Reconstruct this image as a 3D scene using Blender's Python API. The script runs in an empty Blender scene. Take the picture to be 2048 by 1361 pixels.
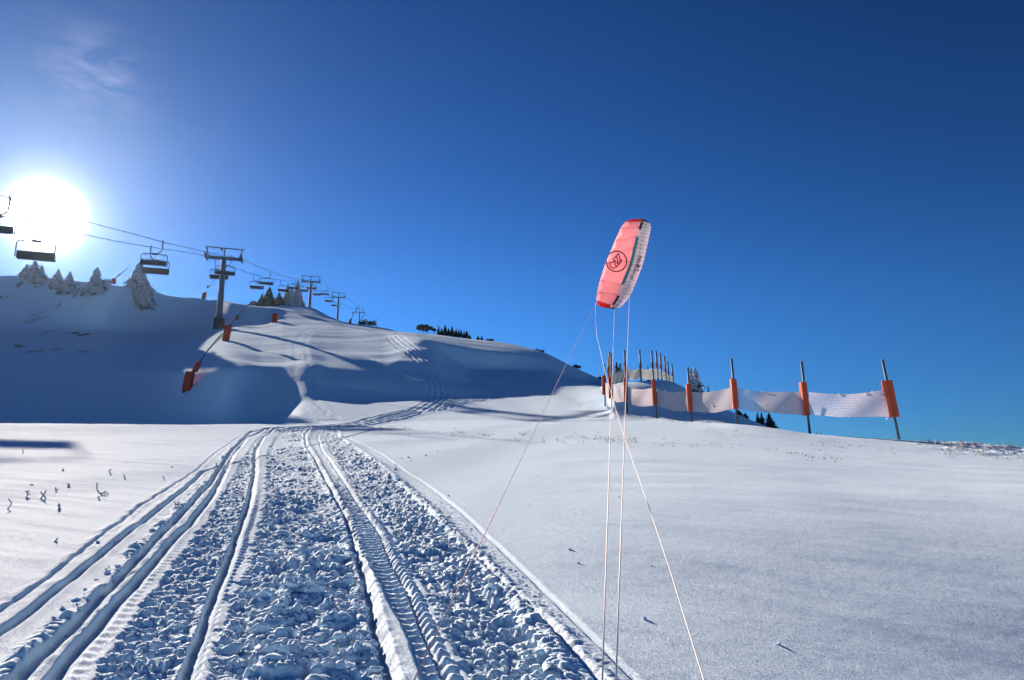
import bpy, bmesh, math, random
import numpy as np
from mathutils import Vector, Matrix

random.seed(7)
rng = np.random.default_rng(7)
scene = bpy.context.scene
COL = scene.collection

# ------------------------------------------------------------------ camera
F_PX = 1479.0                 # focal length in pixels of a 2048 px wide frame
PITCH = math.radians(12.0)
CAM_Z = 1.7
CX, CY = 1024.0, 680.5
cam_data = bpy.data.cameras.new("camera")
cam_data.sensor_width = 36.0
cam_data.lens = 36.0 * F_PX / 2048.0
cam_data.clip_start = 0.05
cam_data.clip_end = 20000.0
cam = bpy.data.objects.new("camera", cam_data)
cam.location = (0, 0, CAM_Z)
cam.rotation_euler = (math.pi / 2 + PITCH, 0, 0)
COL.objects.link(cam)
scene.camera = cam

cP, sP = math.cos(PITCH), math.sin(PITCH)


def ray(px, py):
    """world direction seen at a point of the photograph (not normalised, depth 1)"""
    dx, dy = (px - CX) / F_PX, (CY - py) / F_PX
    return np.array([dx, cP - dy * sP, sP + dy * cP])


def at(px, py, depth):
    """world point at a camera depth"""
    return np.array([0, 0, CAM_Z]) + ray(px, py) * depth


SUN_DIR = ray(92.0, 352.0)
SUN_DIR = SUN_DIR / np.linalg.norm(SUN_DIR)
SUN_GLARE = ray(90.0, 434.0) / np.linalg.norm(ray(90.0, 434.0))
SUN_EL = math.asin(SUN_DIR[2])
SUN_AZ = math.atan2(SUN_DIR[0], SUN_DIR[1])      # from +Y towards +X

# ------------------------------------------------------------------ sky, sun, exposure
SKY_STRENGTH = 0.10
world = bpy.data.worlds.new("World")
scene.world = world
world.use_nodes = True
nt = world.node_tree
for n in list(nt.nodes):
    nt.nodes.remove(n)
out = nt.nodes.new("ShaderNodeOutputWorld")
bg = nt.nodes.new("ShaderNodeBackground")
bg.inputs["Strength"].default_value = SKY_STRENGTH
sky = nt.nodes.new("ShaderNodeTexSky")
sky.sky_type = 'NISHITA'
sky.sun_disc = False
sky.sun_elevation = SUN_EL
sky.sun_rotation = SUN_AZ
sky.altitude = 2200.0
sky.air_density = 1.0
sky.dust_density = 0.0
sky.ozone_density = 3.5


def math_node(op, a=None, b=None):
    n = nt.nodes.new("ShaderNodeMath")
    n.operation = op
    for i, v in enumerate((a, b)):
        if v is None:
            continue
        if isinstance(v, (int, float)):
            n.inputs[i].default_value = v
        else:
            nt.links.new(v, n.inputs[i])
    return n.outputs[0]


tc = nt.nodes.new("ShaderNodeTexCoord")
nrm = nt.nodes.new("ShaderNodeVectorMath"); nrm.operation = 'NORMALIZE'
nt.links.new(tc.outputs["Generated"], nrm.inputs[0])
dot = nt.nodes.new("ShaderNodeVectorMath"); dot.operation = 'DOT_PRODUCT'
nt.links.new(nrm.outputs[0], dot.inputs[0])
dot.inputs[1].default_value = tuple(SUN_GLARE)
d0 = math_node('MAXIMUM', dot.outputs["Value"], 0.0)
core = math_node('MULTIPLY', math_node('POWER', d0, 7000.0), 900.0)      # the sun itself, over-exposed
halo = math_node('ADD', math_node('MULTIPLY', math_node('POWER', d0, 900.0), 3.6), math_node('MULTIPLY', math_node('POWER', d0, 200.0), 0.5))
wide = math_node('MULTIPLY', math_node('POWER', d0, 30.0), 0.12)
hsv = nt.nodes.new("ShaderNodeHueSaturation")
hsv.inputs["Hue"].default_value = 0.5
hsv.inputs["Saturation"].default_value = 1.0
gam = nt.nodes.new("ShaderNodeGamma"); gam.inputs["Gamma"].default_value = 1.9      # clear dry winter air: deep blue overhead
nt.links.new(sky.outputs[0], gam.inputs["Color"])
nt.links.new(gam.outputs[0], hsv.inputs["Color"])
hsv.inputs["Value"].default_value = 0.127


def vec_scale(col, fac):
    n = nt.nodes.new("ShaderNodeVectorMath"); n.operation = 'SCALE'
    n.inputs[0].default_value = col
    nt.links.new(fac, n.inputs["Scale"])
    return n.outputs[0]


def vec_add(a, b):
    n = nt.nodes.new("ShaderNodeVectorMath"); n.operation = 'ADD'
    nt.links.new(a, n.inputs[0]); nt.links.new(b, n.inputs[1])
    return n.outputs[0]


tint = nt.nodes.new("ShaderNodeVectorMath"); tint.operation = 'MULTIPLY'
nt.links.new(hsv.outputs[0], tint.inputs[0]); tint.inputs[1].default_value = (0.54, 0.80, 0.74)
sepz = nt.nodes.new("ShaderNodeSeparateXYZ"); nt.links.new(nrm.outputs[0], sepz.inputs[0])
hz = nt.nodes.new("ShaderNodeMapRange"); hz.interpolation_type = 'SMOOTHSTEP'
hz.inputs["From Min"].default_value = -0.02; hz.inputs["From Max"].default_value = 0.30
hz.inputs["To Min"].default_value = 0.0; hz.inputs["To Max"].default_value = 1.0
nt.links.new(sepz.outputs["Z"], hz.inputs["Value"])
hmix = nt.nodes.new("ShaderNodeMix"); hmix.data_type = 'RGBA'
hmix.inputs["A"].default_value = (0.33, 0.38, 0.52, 1); hmix.inputs["B"].default_value = (1, 1, 1, 1)
nt.links.new(hz.outputs[0], hmix.inputs["Factor"])
dim = nt.nodes.new("ShaderNodeVectorMath"); dim.operation = 'MULTIPLY'
nt.links.new(tint.outputs[0], dim.inputs[0]); nt.links.new(hmix.outputs["Result"], dim.inputs[1])
tot = vec_add(dim.outputs[0], vec_scale((1.0, 0.97, 0.93), core))
tot = vec_add(tot, vec_scale((0.93, 0.97, 1.0), halo))
tot = vec_add(tot, vec_scale((0.45, 0.80, 1.0), wide))
# one thin wisp of cirrus high on the left
wd_ = ray(188.0, 143.0); wd_ = wd_ / np.linalg.norm(wd_)
dw = nt.nodes.new("ShaderNodeVectorMath"); dw.operation = 'DOT_PRODUCT'
nt.links.new(nrm.outputs[0], dw.inputs[0]); dw.inputs[1].default_value = tuple(wd_)
cn = nt.nodes.new("ShaderNodeTexNoise"); cn.inputs["Scale"].default_value = 22.0; cn.inputs["Detail"].default_value = 5; cn.inputs["Distortion"].default_value = 0.6
mp = nt.nodes.new("ShaderNodeMapping"); mp.inputs["Scale"].default_value = (0.6, 1.0, 2.2)
nt.links.new(nrm.outputs[0], mp.inputs[0]); nt.links.new(mp.outputs[0], cn.inputs["Vector"])
cf = math_node('MULTIPLY', math_node('POWER', math_node('MAXIMUM', dw.outputs["Value"], 0.0), 1500.0), math_node('MAXIMUM', math_node('SUBTRACT', cn.outputs["Fac"], 0.40), 0.0))
tot = vec_add(tot, vec_scale((1.0, 1.0, 1.0), math_node('MULTIPLY', cf, 3.2)))
nt.links.new(tot, bg.inputs["Color"])
nt.links.new(bg.outputs[0], out.inputs["Surface"])

sun_data = bpy.data.lights.new("sun", 'SUN')
sun_data.energy = 5.0
sun_data.angle = math.radians(0.5)
sun_data.color = (1.0, 0.765, 0.60)
sun = bpy.data.objects.new("sun", sun_data)
sun.rotation_euler = Vector(SUN_DIR).to_track_quat('Z', 'Y').to_euler()
sun.location = (-60, 60, 80)
COL.objects.link(sun)

scene.view_settings.view_transform = 'Standard'
scene.view_settings.look = 'None'
scene.view_settings.exposure = 1.36
scene.view_settings.gamma = 1.0
scene.cycles.max_bounces = 6
scene.cycles.diffuse_bounces = 1

# ------------------------------------------------------------------ helpers: noise

def _hash(ix, iy, seed):
    h = (ix.astype(np.int64) * 374761393 + iy.astype(np.int64) * 668265263 + seed * 1442695041) & 0xFFFFFFFF
    h = ((h ^ (h >> 13)) * 1274126177) & 0xFFFFFFFF
    h = (h ^ (h >> 16)) & 0xFFFFFFFF
    return h / 4294967295.0


def vnoise(x, y, seed=0):
    ix, iy = np.floor(x), np.floor(y)
    fx, fy = x - ix, y - iy
    fx = fx * fx * fx * (fx * (fx * 6 - 15) + 10); fy = fy * fy * fy * (fy * (fy * 6 - 15) + 10)
    a = _hash(ix, iy, seed); b = _hash(ix + 1, iy, seed)
    c = _hash(ix, iy + 1, seed); d = _hash(ix + 1, iy + 1, seed)
    return (a + (b - a) * fx) * (1 - fy) + (c + (d - c) * fx) * fy - 0.5


def fbm(x, y, seed=0, octv=4, gain=0.5):
    s = 0; a = 1.0
    for i in range(octv):
        s = s + a * vnoise(x, y, seed + i * 17)
        x = x * 2.03 + 11.3; y = y * 2.03 - 7.7; a *= gain
    return s


def worley_blocks(x, y, seed, sharp=0.25):
    """angular tilted blocks with gaps: returns height 0..~1"""
    ix, iy = np.floor(x), np.floor(y)
    f1 = np.full(x.shape, 9.0); f2 = np.full(x.shape, 9.0)
    hh = np.zeros(x.shape)
    for oy in (-1, 0, 1):
        for ox in (-1, 0, 1):
            cx, cy = ix + ox, iy + oy
            qx = cx + 0.1 + 0.8 * _hash(cx, cy, seed)
            qy = cy + 0.1 + 0.8 * _hash(cx, cy, seed + 1)
            ddx, ddy = x - qx, y - qy
            d = np.sqrt(ddx * ddx + ddy * ddy)
            h = _hash(cx, cy, seed + 2) + (_hash(cx, cy, seed + 3) - 0.5) * 1.2 * ddx + (_hash(cx, cy, seed + 4) - 0.5) * 1.2 * ddy
            new = d < f1
            f2 = np.where(new, f1, np.minimum(f2, d))
            hh = np.where(new, h, hh)
            f1 = np.where(new, d, f1)
    e = np.clip((f2 - f1) / sharp, 0, 1)
    return hh * (e * e * (3 - 2 * e))


def smooth(x, a, b):
    t = np.clip((x - a) / (b - a), 0, 1)
    return t * t * (3 - 2 * t)


def pchip(xk, yk, x):
    """monotone cubic through the knots"""
    xk = np.asarray(xk, float); yk = np.asarray(yk, float)
    h = np.diff(xk); dl = np.diff(yk) / h
    m = np.zeros_like(yk)
    w1 = 2 * h[1:] + h[:-1]; w2 = h[1:] + 2 * h[:-1]
    ok = dl[:-1] * dl[1:] > 0
    with np.errstate(divide='ignore', invalid='ignore'):
        mm = (w1 + w2) / (w1 / dl[:-1] + w2 / dl[1:])
    m[1:-1] = np.where(ok, mm, 0)
    m[0] = dl[0]; m[-1] = dl[-1]
    i = np.clip(np.searchsorted(xk, x) - 1, 0, len(h) - 1)
    t = np.clip((x - xk[i]) / h[i], 0, 1)
    t2, t3 = t * t, t * t * t
    return ((2 * t3 - 3 * t2 + 1) * yk[i] + (t3 - 2 * t2 + t) * h[i] * m[i]
            + (-2 * t3 + 3 * t2) * yk[i + 1] + (t3 - t2) * h[i] * m[i + 1])


# ------------------------------------------------------------------ terrain: knots (distance, sight-line row) per bearing
# order: field crest, dip, foot, top of steep bank, bench end, hill crest, behind, rear ridge, far fall
KN = {
  -900: [(34, 858), (44, 905), (60, 880), (80, 750), (112, 655), (165, 545), (185, 560), (240, 600), (450, 800)],
  -300: [(37, 853), (47, 905), (62, 875), (90.4, 748), (119.4, 655), (163.1, 548), (188, 560), (242.4, 595), (450, 780)],
     0: [(40, 851), (50, 892), (63, 864), (86.4, 745), (122.7, 655), (143.5, 551), (179.8, 562), (241.3, 592), (450, 760)],
    90: [(41, 851), (51, 890), (64, 864), (85.1, 745), (123.8, 657), (137.4, 558), (176.7, 568), (241, 595), (450, 760)],
   190: [(42, 852), (52, 890), (65, 864), (83.7, 745), (124.3, 660), (129, 569), (172.7, 578), (240.7, 600), (450, 760)],
   300: [(43, 853), (53, 890), (66, 863), (82.1, 745), (153.7, 663), (164.2, 581), (166.9, 590), (240.7, 610), (450, 760)],
   400: [(44, 853), (53, 885), (66, 860), (73.2, 742), (156.7, 657), (190, 597), (192, 604), (242.9, 620), (450, 760)],
   450: [(45, 852), (53, 878), (66, 856), (69.3, 738), (156.7, 652), (170.3, 605), (199.3, 612), (244.8, 618), (450, 740)],
   520: [(46, 851), (52, 868), (65, 845), (75.4, 737), (148.2, 648), (164.8, 614), (192.9, 624), (249.2, 611), (450, 690)],
   560: [(46, 850), (51, 858), (64, 828), (76.4, 736), (141.4, 646), (174.8, 619), (188.1, 630), (251.3, 609), (450, 690)],
   610: [(47, 849), (50, 847), (64, 801), (74.4, 735), (142.5, 645), (172.3, 625), (182.1, 636), (254, 613), (450, 690)],
   650: [(47.5, 848), (50.5, 845), (65, 798), (76.8, 736), (135.3, 650), (166.3, 637), (176.7, 643), (251.4, 632), (450, 700)],
   690: [(48, 847), (51, 843), (66, 797), (77.7, 737), (128.2, 657), (160, 649), (171.6, 652), (247.1, 646), (450, 710)],
   760: [(49, 844), (52, 840), (68, 796), (79.1, 738), (115.9, 666), (149.8, 660), (162.5, 662), (236.1, 657), (450, 740)],
   850: [(50, 842), (56, 826), (70, 793), (94, 691), (96.7, 679), (137.1, 668), (151.8, 673), (221.3, 700), (450, 780)],
   950: [(50, 840), (58, 822), (72, 792), (96.3, 738), (98.5, 700), (125, 678), (140.7, 690), (205.9, 740), (450, 800)],
  1080: [(50, 838), (60, 815), (74, 790), (102.3, 741), (104.3, 719), (112.6, 701), (127.5, 720), (187.6, 770), (450, 820)],
  1150: [(50, 834), (60, 812), (75, 786), (100.1, 758), (102.4, 745), (107.1, 733), (121.2, 760), (178.5, 800), (450, 850)],
  1200: [(51, 824), (60, 808), (73, 783), (98.5, 770), (100.9, 763), (103.4, 756), (117, 778), (172.1, 820), (450, 860)],
  1212: [(50.5, 822), (60, 808), (70, 788), (76, 775), (80, 768), (84, 763), (98, 778), (150, 820), (450, 860)],
 1226: [(49.5, 820), (52.5, 831), (53.5, 821), (55.5, 799), (57, 783), (58.5, 768), (68, 775), (100, 808), (450, 880)],
 1246: [(48, 828), (52, 838), (53, 828), (55, 803), (56.8, 783), (58.5, 764), (68, 773), (100, 805), (450, 880)],
 1280: [(46, 835), (51.8, 846), (52.8, 834), (54.6, 808), (56.3, 785), (58, 762), (68, 770), (100, 803), (450, 885)],
 1330: [(44, 841), (51, 856), (52, 843), (54, 815), (56, 786), (57.5, 760), (68, 768), (100, 802), (450, 890)],
 1400: [(41, 847), (48, 863), (50.5, 851), (53, 826), (55, 808), (57, 792), (70, 800), (100, 830), (450, 900)],
 1475: [(38, 851), (44, 868), (49, 860), (52, 846), (54.5, 836), (57, 829), (70, 840), (100, 860), (450, 920)],
  1560: [(37, 862), (42, 880), (50, 880), (54, 873), (57, 870), (60, 869), (70, 885), (100, 910), (450, 960)],
  1620: [(37, 872), (43, 890), (51, 905), (56, 915), (60, 922), (64, 930), (72, 945), (100, 970), (450, 1000)],
  1800: [(37, 883), (43, 900), (52, 925), (57, 940), (61, 950), (65, 960), (74, 970), (100, 990), (450, 1020)],
  2048: [(37, 901), (43, 915), (52, 940), (57, 955), (61, 965), (65, 975), (74, 985), (100, 1000), (450, 1030)],
  2500: [(37, 925), (43, 940), (52, 960), (57, 975), (61, 985), (65, 990), (74, 1000), (100, 1015), (450, 1050)],
  3000: [(37, 945), (43, 955), (52, 975), (57, 985), (61, 995), (65, 1000), (74, 1010), (100, 1025), (450, 1060)],
}
PXK = np.array(sorted(KN), float)
RK = np.array([[k[0] for k in KN[p]] for p in sorted(KN)], float)
YK = np.array([[k[1] for k in KN[p]] for p in sorted(KN)], float)


def px_to_az(px, py=800.0):
    d = ray(px, py)
    return math.atan2(d[0], d[1])


def el_of(az, py):
    """tangent of the elevation at image row py along a bearing"""
    dy = (CY - py) / F_PX
    Y = cP - dy * sP
    return (sP + dy * cP) / (Y / np.cos(az))


# azimuth samples: two photo pixels apart inside the frame, coarse outside
QUAL = 1.0
STEP = 2.0 / QUAL
px_in = np.concatenate([np.arange(-620, -70, 3 * STEP), np.arange(-70, 2120, STEP), np.arange(2120, 3000, 3 * STEP)])
az_in = np.array([px_to_az(p) for p in px_in])
az_lo = np.linspace(-math.pi, az_in[0], 110)[:-1]
az_hi = np.linspace(az_in[-1], math.pi, 110)[1:]
AZ = np.concatenate([az_lo, az_in, az_hi])
# distance samples
rs = [0.0, 0.6, 1.2, 2.0, 2.7, 3.3, 3.8]
r = 4.2
while r < 1500:
    rs.append(r)
    if r < 12: k = 0.0027
    elif r < 52: k = 0.0032
    elif r < 70: k = 0.005
    elif r < 185: k = 0.0042
    elif r < 320: k = 0.012
    else: k = 0.06
    r *= 1 + k / QUAL
rs.append(1500.0)
RS = np.array(rs)
NA, NR = len(AZ), len(RS)
PXA = np.tan(np.clip(AZ, -1.35, 1.35)) * (cP - (CY - 800) / F_PX * sP) * F_PX + CX
PXA = np.where(np.abs(AZ) > 1.35, np.where(AZ < 0, -900, 3000), PXA)
PXA = np.clip(PXA, -900, 3000)
AZE = np.clip(AZ, -0.92, 0.92)
rk = np.stack([pchip(PXK, RK[:, k], PXA) for k in range(RK.shape[1])], 1)
yk = np.stack([pchip(PXK, YK[:, k], PXA) for k in range(RK.shape[1])], 1)
zk = CAM_Z + rk * el_of(AZE[:, None], yk)

H = np.zeros((NA, NR))
KW = int(14 * QUAL)
KER = np.hanning(2 * KW // 2 + 3)[1:-1]; KER = KER / KER.sum()
vis = (PXA > -200) & (PXA < 2300)
Mfit = np.stack([(rk[:, 0] * np.sin(AZE))[vis], (rk[:, 0] * np.cos(AZE))[vis]], 1)
(GX, GY), *_ = np.linalg.lstsq(Mfit, zk[vis, 0], rcond=None)       # the field is close to one plane
for i in range(NA):
    rc, zc = rk[i, 0], zk[i, 0]
    pl = GX * math.sin(AZE[i]) + GY * math.cos(AZE[i])
    R_ = np.concatenate([[0, 0.25 * rc, 0.5 * rc, 0.76 * rc], rk[i], [1200, 4001]])
    dv = zc - pl * rc
    Z_ = np.concatenate([[0, pl * 0.25 * rc + 0.06 * dv, pl * 0.5 * rc + 0.25 * dv, pl * 0.76 * rc + 0.6 * dv], zk[i], [min(zk[i, -1], 0) - 140, -600]])
    near_z = pchip(R_, Z_, RS)
    lin = np.interp(RS, R_, Z_)
    pad = np.concatenate([np.full(KW, lin[0]), lin, np.full(KW, lin[-1])])
    sm = np.convolve(pad, KER, 'same')[KW:-KW]
    w = smooth(RS, rc, rc * 1.10); v = smooth(RS, 260, 330)
    H[i] = np.where(RS < rc, near_z, (lin * (1 - w) + sm * w) * (1 - v) + near_z * v)
# the field itself is smooth from side to side
jn = np.where(RS < 46)[0]
cols = np.arange(len(az_lo), len(az_lo) + len(az_in))
blk = H[np.ix_(cols, jn)]
pu = np.arange(px_in[0], px_in[-1] + 1, 4.0)
wk = np.hanning(151); wk /= wk.sum()
gu = np.stack([np.interp(pu, px_in, blk[:, k]) for k in range(blk.shape[1])], 1)
# carry the end slopes on, so that the edges are not bent
ext = np.arange(1, 76)[:, None]
gu = np.concatenate([gu[:1] - (gu[1:2] - gu[:1]) * ext[::-1], gu, gu[-1:] + (gu[-1:] - gu[-2:-1]) * ext])
cu_ = np.apply_along_axis(lambda c: np.convolve(c, wk, 'valid'), 0, gu)
cs = np.stack([np.interp(px_in, pu, cu_[:, k]) for k in range(blk.shape[1])], 1)
q = RS[jn][None, :] / rk[cols, 0][:, None]
wq = smooth(q, 0.99, 0.80)
ei = np.minimum(px_in - px_in[0], px_in[-1] - px_in) / 350.0
wq = wq * smooth(ei, 0.0, 1.0)[:, None]
H[np.ix_(cols, jn)] = cs * wq + blk * (1 - wq)
# outside the view: the same hillside carried round behind the camera
back = smooth(np.abs(AZ), 0.78, 1.25)[:, None]
gen = 6.0 * np.tanh(0.12 * RS[None, :] * np.cos(AZ)[:, None] / 6.0) - 0.00004 * RS[None, :] ** 2
gen = np.maximum(gen, -600)
H = H * (1 - back) + gen * back
XX = np.sin(AZ)[:, None] * RS[None, :]
YY = np.cos(AZ)[:, None] * RS[None, :]
# a shallow hollow added at the near right, shaped to darken the snow
H = H - 1.05 * np.exp(-(((XX - 7.5) / 5.0) ** 2 + ((YY - 3.0) / 5.5) ** 2))
BASE = H.copy()


def ground_z(az, r):
    i = np.clip(np.searchsorted(AZ, az) - 1, 0, NA - 2)
    j = np.clip(np.searchsorted(RS, r) - 1, 0, NR - 2)
    u = (az - AZ[i]) / (AZ[i + 1] - AZ[i]); v = (r - RS[j]) / (RS[j + 1] - RS[j])
    return (H[i, j] * (1 - u) * (1 - v) + H[i + 1, j] * u * (1 - v) + H[i, j + 1] * (1 - u) * v + H[i + 1, j + 1] * u * v)


def gz(x, y):
    return float(ground_z(math.atan2(x, y), math.hypot(x, y)))


def hit(px, py, rmin=2.0, base=False):
    """first point of the ground on the sight line through a photo pixel"""
    G = BASE if base else H
    d = ray(px, py)
    az = math.atan2(d[0], d[1]); e = d[2] / math.hypot(d[0], d[1])
    i = int(np.clip(np.searchsorted(AZ, az) - 1, 0, NA - 2))
    u = (az - AZ[i]) / (AZ[i + 1] - AZ[i])
    col = G[i] * (1 - u) + G[i + 1] * u - (CAM_Z + RS * e)
    ok = np.where((col >= 0) & (RS > rmin))[0]
    if len(ok) == 0:
        return None
    j = ok[0]
    t = 0.0 if j == 0 else col[j - 1] / (col[j - 1] - col[j])
    rr = RS[j - 1] + t * (RS[j] - RS[j - 1]) if j else RS[0]
    return np.array([math.sin(az) * rr, math.cos(az) * rr, CAM_Z + e * rr])


def stand(px, r, py=700.0):
    """ground point on the bearing of a photo column at a given distance"""
    az = px_to_az(px, py)
    return np.array([math.sin(az) * r, math.cos(az) * r, float(ground_z(az, r))])

# ------------------------------------------------------------------ terrain: detail
fine = (RS[None, :] < 230) & (np.abs(AZ)[:, None] < 0.72)
near = smooth(RS, 60, 40)[None, :] * np.ones((NA, 1))
far = 1 - near
# broad undulations and wind ripples of the field
und = 0.05 * fbm(XX / 4.0, YY / 7.0, 3, 3) * smooth(RS, 2, 9)[None, :]
rip = 0.020 * fbm(XX * 0.45 + 0.1 * YY, YY * 2.6 + 0.9 * XX, 9, 2) * smooth(PXA, 620, 330)[:, None] + 0.002 * fbm(XX * 7, YY * 8, 21, 2)
H = H + near * (und + rip)
# hill: undulations across the slope, added so the low sun leaves streaky shadows
st = fbm(XX / 26.0 + 0.3, (YY - 0.25 * XX) / 7.0, 31, 3, 0.42)
hill = smooth(RS, 56, 76)[None, :] * smooth(RS, 240, 190)[None, :]
H = H + hill * 0.34 * st * smooth(PXA, 380, 560)[:, None] * smooth(PXA, 1150, 900)[:, None]
H = H + hill * 0.08 * fbm(XX / 9, YY / 9, 41, 4)

# faint dips and swells of the open slope
H = H + near * smooth(PXA, 900, 1300)[:, None] * 0.03 * fbm(XX / 2.6 + 0.3 * YY, YY / 1.5, 521, 3) * smooth(RS, 3, 6)[None, :]
# crusted, wind-broken crest at the right and lumps along the fence foot
cr = smooth(PXA, 1780, 1900)[:, None] * smooth(RS, 28, 32)[None, :] * smooth(RS, 43, 38)[None, :]
H = H + cr * (0.16 * np.clip(fbm(XX / 0.9, YY / 0.8, 501, 4), -0.1, 1) + 0.05 * worley_blocks(XX / 0.7, YY / 0.7, 503, 0.3) * smooth(fbm(XX / 3, YY / 3, 507, 2), 0.0, 0.2))
rkc = rk[:, 0][:, None]
ft = smooth(PXA, 1215, 1235)[:, None] * smooth(PXA, 1500, 1400)[:, None] * np.exp(-((RS[None, :] - rkc + 0.4) / 0.9) ** 2)
H = H + ft * (0.10 * np.clip(fbm(XX / 0.6, YY / 0.6, 511, 3), 0, 1) + 0.08 * worley_blocks(XX / 0.5, YY / 0.5, 513, 0.3) * smooth(fbm(XX / 1.5, YY / 1.5, 517, 2), 0.05, 0.25))
# ---- tracks on the field: every lane is a line of photo points carried onto the snow
def lane(pts):
    P = [hit(px, py, 2.0, True) for px, py in pts]
    P = np.array([p for p in P if p is not None])
    P = P[np.argsort(P[:, 1])]
    x0, y0 = P[0, 0], P[0, 1]
    sl = (P[1, 0] - x0) / max(P[1, 1] - y0, 0.3)
    Yp = np.concatenate([[-3.0], P[:, 1]]); Xp = np.concatenate([[x0 - sl * (y0 + 3.0)], P[:, 0]])
    return Yp, Xp


L1 = lane([(0,1215),(57,1181),(145,1112),(207,1066),(276,1014),(329,982),(398,936),(440,901),(470,880),(498,864)])
L2 = lane([(0,1257),(77,1204),(153,1142),(230,1081),(306,1024),(364,982),(406,942)])
L3 = lane([(31,1353),(96,1292),(153,1238),(214,1177),(276,1112),(325,1062),(383,1005),(421,966),(438,940),(470,895),(500,866)])
L4 = lane([(96,1361),(153,1292),(214,1223),(276,1158),(333,1089),(383,1039),(425,989),(444,951),(467,909),(494,876),(530,860)])
A0 = lane([(165,1361),(230,1269),(318,1158),(383,1074),(421,1024),(450,975),(475,932),(509,882),(530,864)])
G4 = lane([(364,1361),(406,1253),(433,1177),(452,1131),(479,1054),(498,1001),(509,943),(512,897),(527,874),(546,861)])
B0 = lane([(400,1361),(440,1240),(470,1165),(494,1108),(509,1054),(521,1012),(530,955),(531,909),(545,880),(560,862)])
G5 = lane([(776,1361),(752,1265),(736,1191),(720,1127),(699,1053),(691,1027),(668,986),(627,913),(612,889),(610,869),(622,857)])
S5 = lane([(845,1361),(808,1255),(778,1207),(763,1172),(747,1143),(723,1106),(702,1050),(684,1000),(660,955),(632,905),(616,880),(625,858)])
T5 = lane([(895,1361),(858,1286),(818,1183),(784,1122),(763,1072),(739,1032),(717,1002),(700,977),(673,938),(644,901),(636,875),(645,858)])
C0 = lane([(935,1361),(890,1286),(845,1183),(810,1122),(785,1072),(757,1032),(733,1002),(712,977),(684,938),(655,901),(648,875),(655,858)])
C1 = lane([(1132,1361),(1088,1290),(1041,1228),(1000,1176),(938,1097),(898,1062),(860,1020),(815,977),(766,933),(717,899),(683,877),(675,858)])
G6 = lane([(1202,1361),(1155,1311),(1105,1258),(1061,1217),(994,1155),(950,1108),(900,1062)])
G7 = lane([(1275,1361),(1231,1319),(1178,1270),(1134,1226),(1076,1167),(1032,1126),(979,1076),(938,1038),(900,1006),(859,972),(815,945),(766,911),(717,886),(688,872),(668,860)])


def lx(L, y):
    return np.interp(y, L[0], L[1])


jr = np.where(RS < 49)[0]
ja = np.where((PXA > -75) & (PXA < 1500))[0]
sub = np.ix_(ja, jr)
x, y = XX[sub], YY[sub]
dz = np.zeros_like(x)
yend = 45.0
fade = smooth(y, yend + 1.5, yend - 4)
wob = 0.02 * fbm(y * 1.7, x * 0.7, 77, 3)
rag = 0.05 * fbm(y * 6.0, x * 5.0, 78, 3)


def groove(L, w, d, berm=0.0, bw=0.08, rough=0.0, ymin=-9, ymax=99):
    u = x - lx(L, y) - wob + rough * rag
    m = smooth(y, ymin - 0.5, ymin + 0.5) * smooth(y, ymax + 0.5, ymax - 0.5)
    g = -d * smooth(u, -w * 0.5 - 0.022, -w * 0.5) * (1 - smooth(u, -w * 0.2, w * 0.5 + 0.55 * d + 0.02))
    b = berm * (np.exp(-((u + w * 0.5 + bw) / bw) ** 2) + np.exp(-((u - w * 0.5 - bw) / bw) ** 2))
    return (g + b * (1 + 6 * rough * rag / 0.05)) * m


dz += groove(L1, 0.035, 0.028, 0.006, 0.05, 0.4)
dz += groove(L2, 0.06, 0.060, 0.008, 0.05, 0.08)
dz += groove(L3, 0.09, 0.070, 0.010, 0.04, 0.45)
dz += groove(L4, 0.075, 0.075, 0.008, 0.05, 0.05)
dz += groove(G4, 0.065, 0.085, 0.008, 0.05, 0.05)
dz += groove(G6, 0.05, 0.045, 0.012, 0.05, 0.3, -9, 8.6)
dz += groove(G7, 0.045, 0.020, 0.002, 0.04, 0.1)
# bands: distance into a band between two lanes (0 outside, 1 well inside)
def band(La, Lb, edge=0.05, jag=1.0):
    a = lx(La, y) + wob + jag * rag; b = lx(Lb, y) + wob - jag * rag
    return smooth(x, a, a + edge) * smooth(x, b + 1e-4, b - edge), np.clip((x - a) / np.maximum(b - a, 0.05), 0, 1)


mA, tA = band(A0, G4, 0.06)
mA = mA * smooth(tA, 0.97, 0.80)
mB, tB = band(B0, G5, 0.10, 1.6)
mB = mB * smooth(tB, 0.99, 0.86)
mC, tC = band(C0, C1, 0.08, 1.2)
bl_s = worley_blocks(x / 0.095 + 0.5 * fbm(x * 5, y * 5, 5, 2), y / 0.055, 101, 0.35)
bl_m = worley_blocks(x / 0.18 + 0.5 * fbm(x * 4, y * 4, 6, 2), y / 0.10, 131, 0.30)
bl_l = worley_blocks(x / 0.30 + 0.4 * fbm(x * 3, y * 3, 7, 2), y / 0.24, 171, 0.25)
patch = smooth(fbm(x / 0.9, y / 0.8, 55, 2), -0.25, 0.35)
patch2 = smooth(fbm(x / 0.5, y / 0.7, 56, 2), -0.2, 0.3)
dz += mA * (-0.045 + 0.040 * bl_s + 0.040 * bl_m * patch2)
cen = np.exp(-((tB - 0.55) / 0.36) ** 2)
nearB = smooth(y, 16, 5)
dz += mB * (-0.055 + 0.042 * bl_s * (1 - 0.4 * cen) + 0.060 * bl_m * patch + 0.10 * bl_l * cen * patch * (0.35 + 0.65 * nearB))
dz += mC * (-0.055 + 0.042 * bl_s + 0.060 * bl_m * patch + 0.04 * bl_l * patch2)
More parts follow.
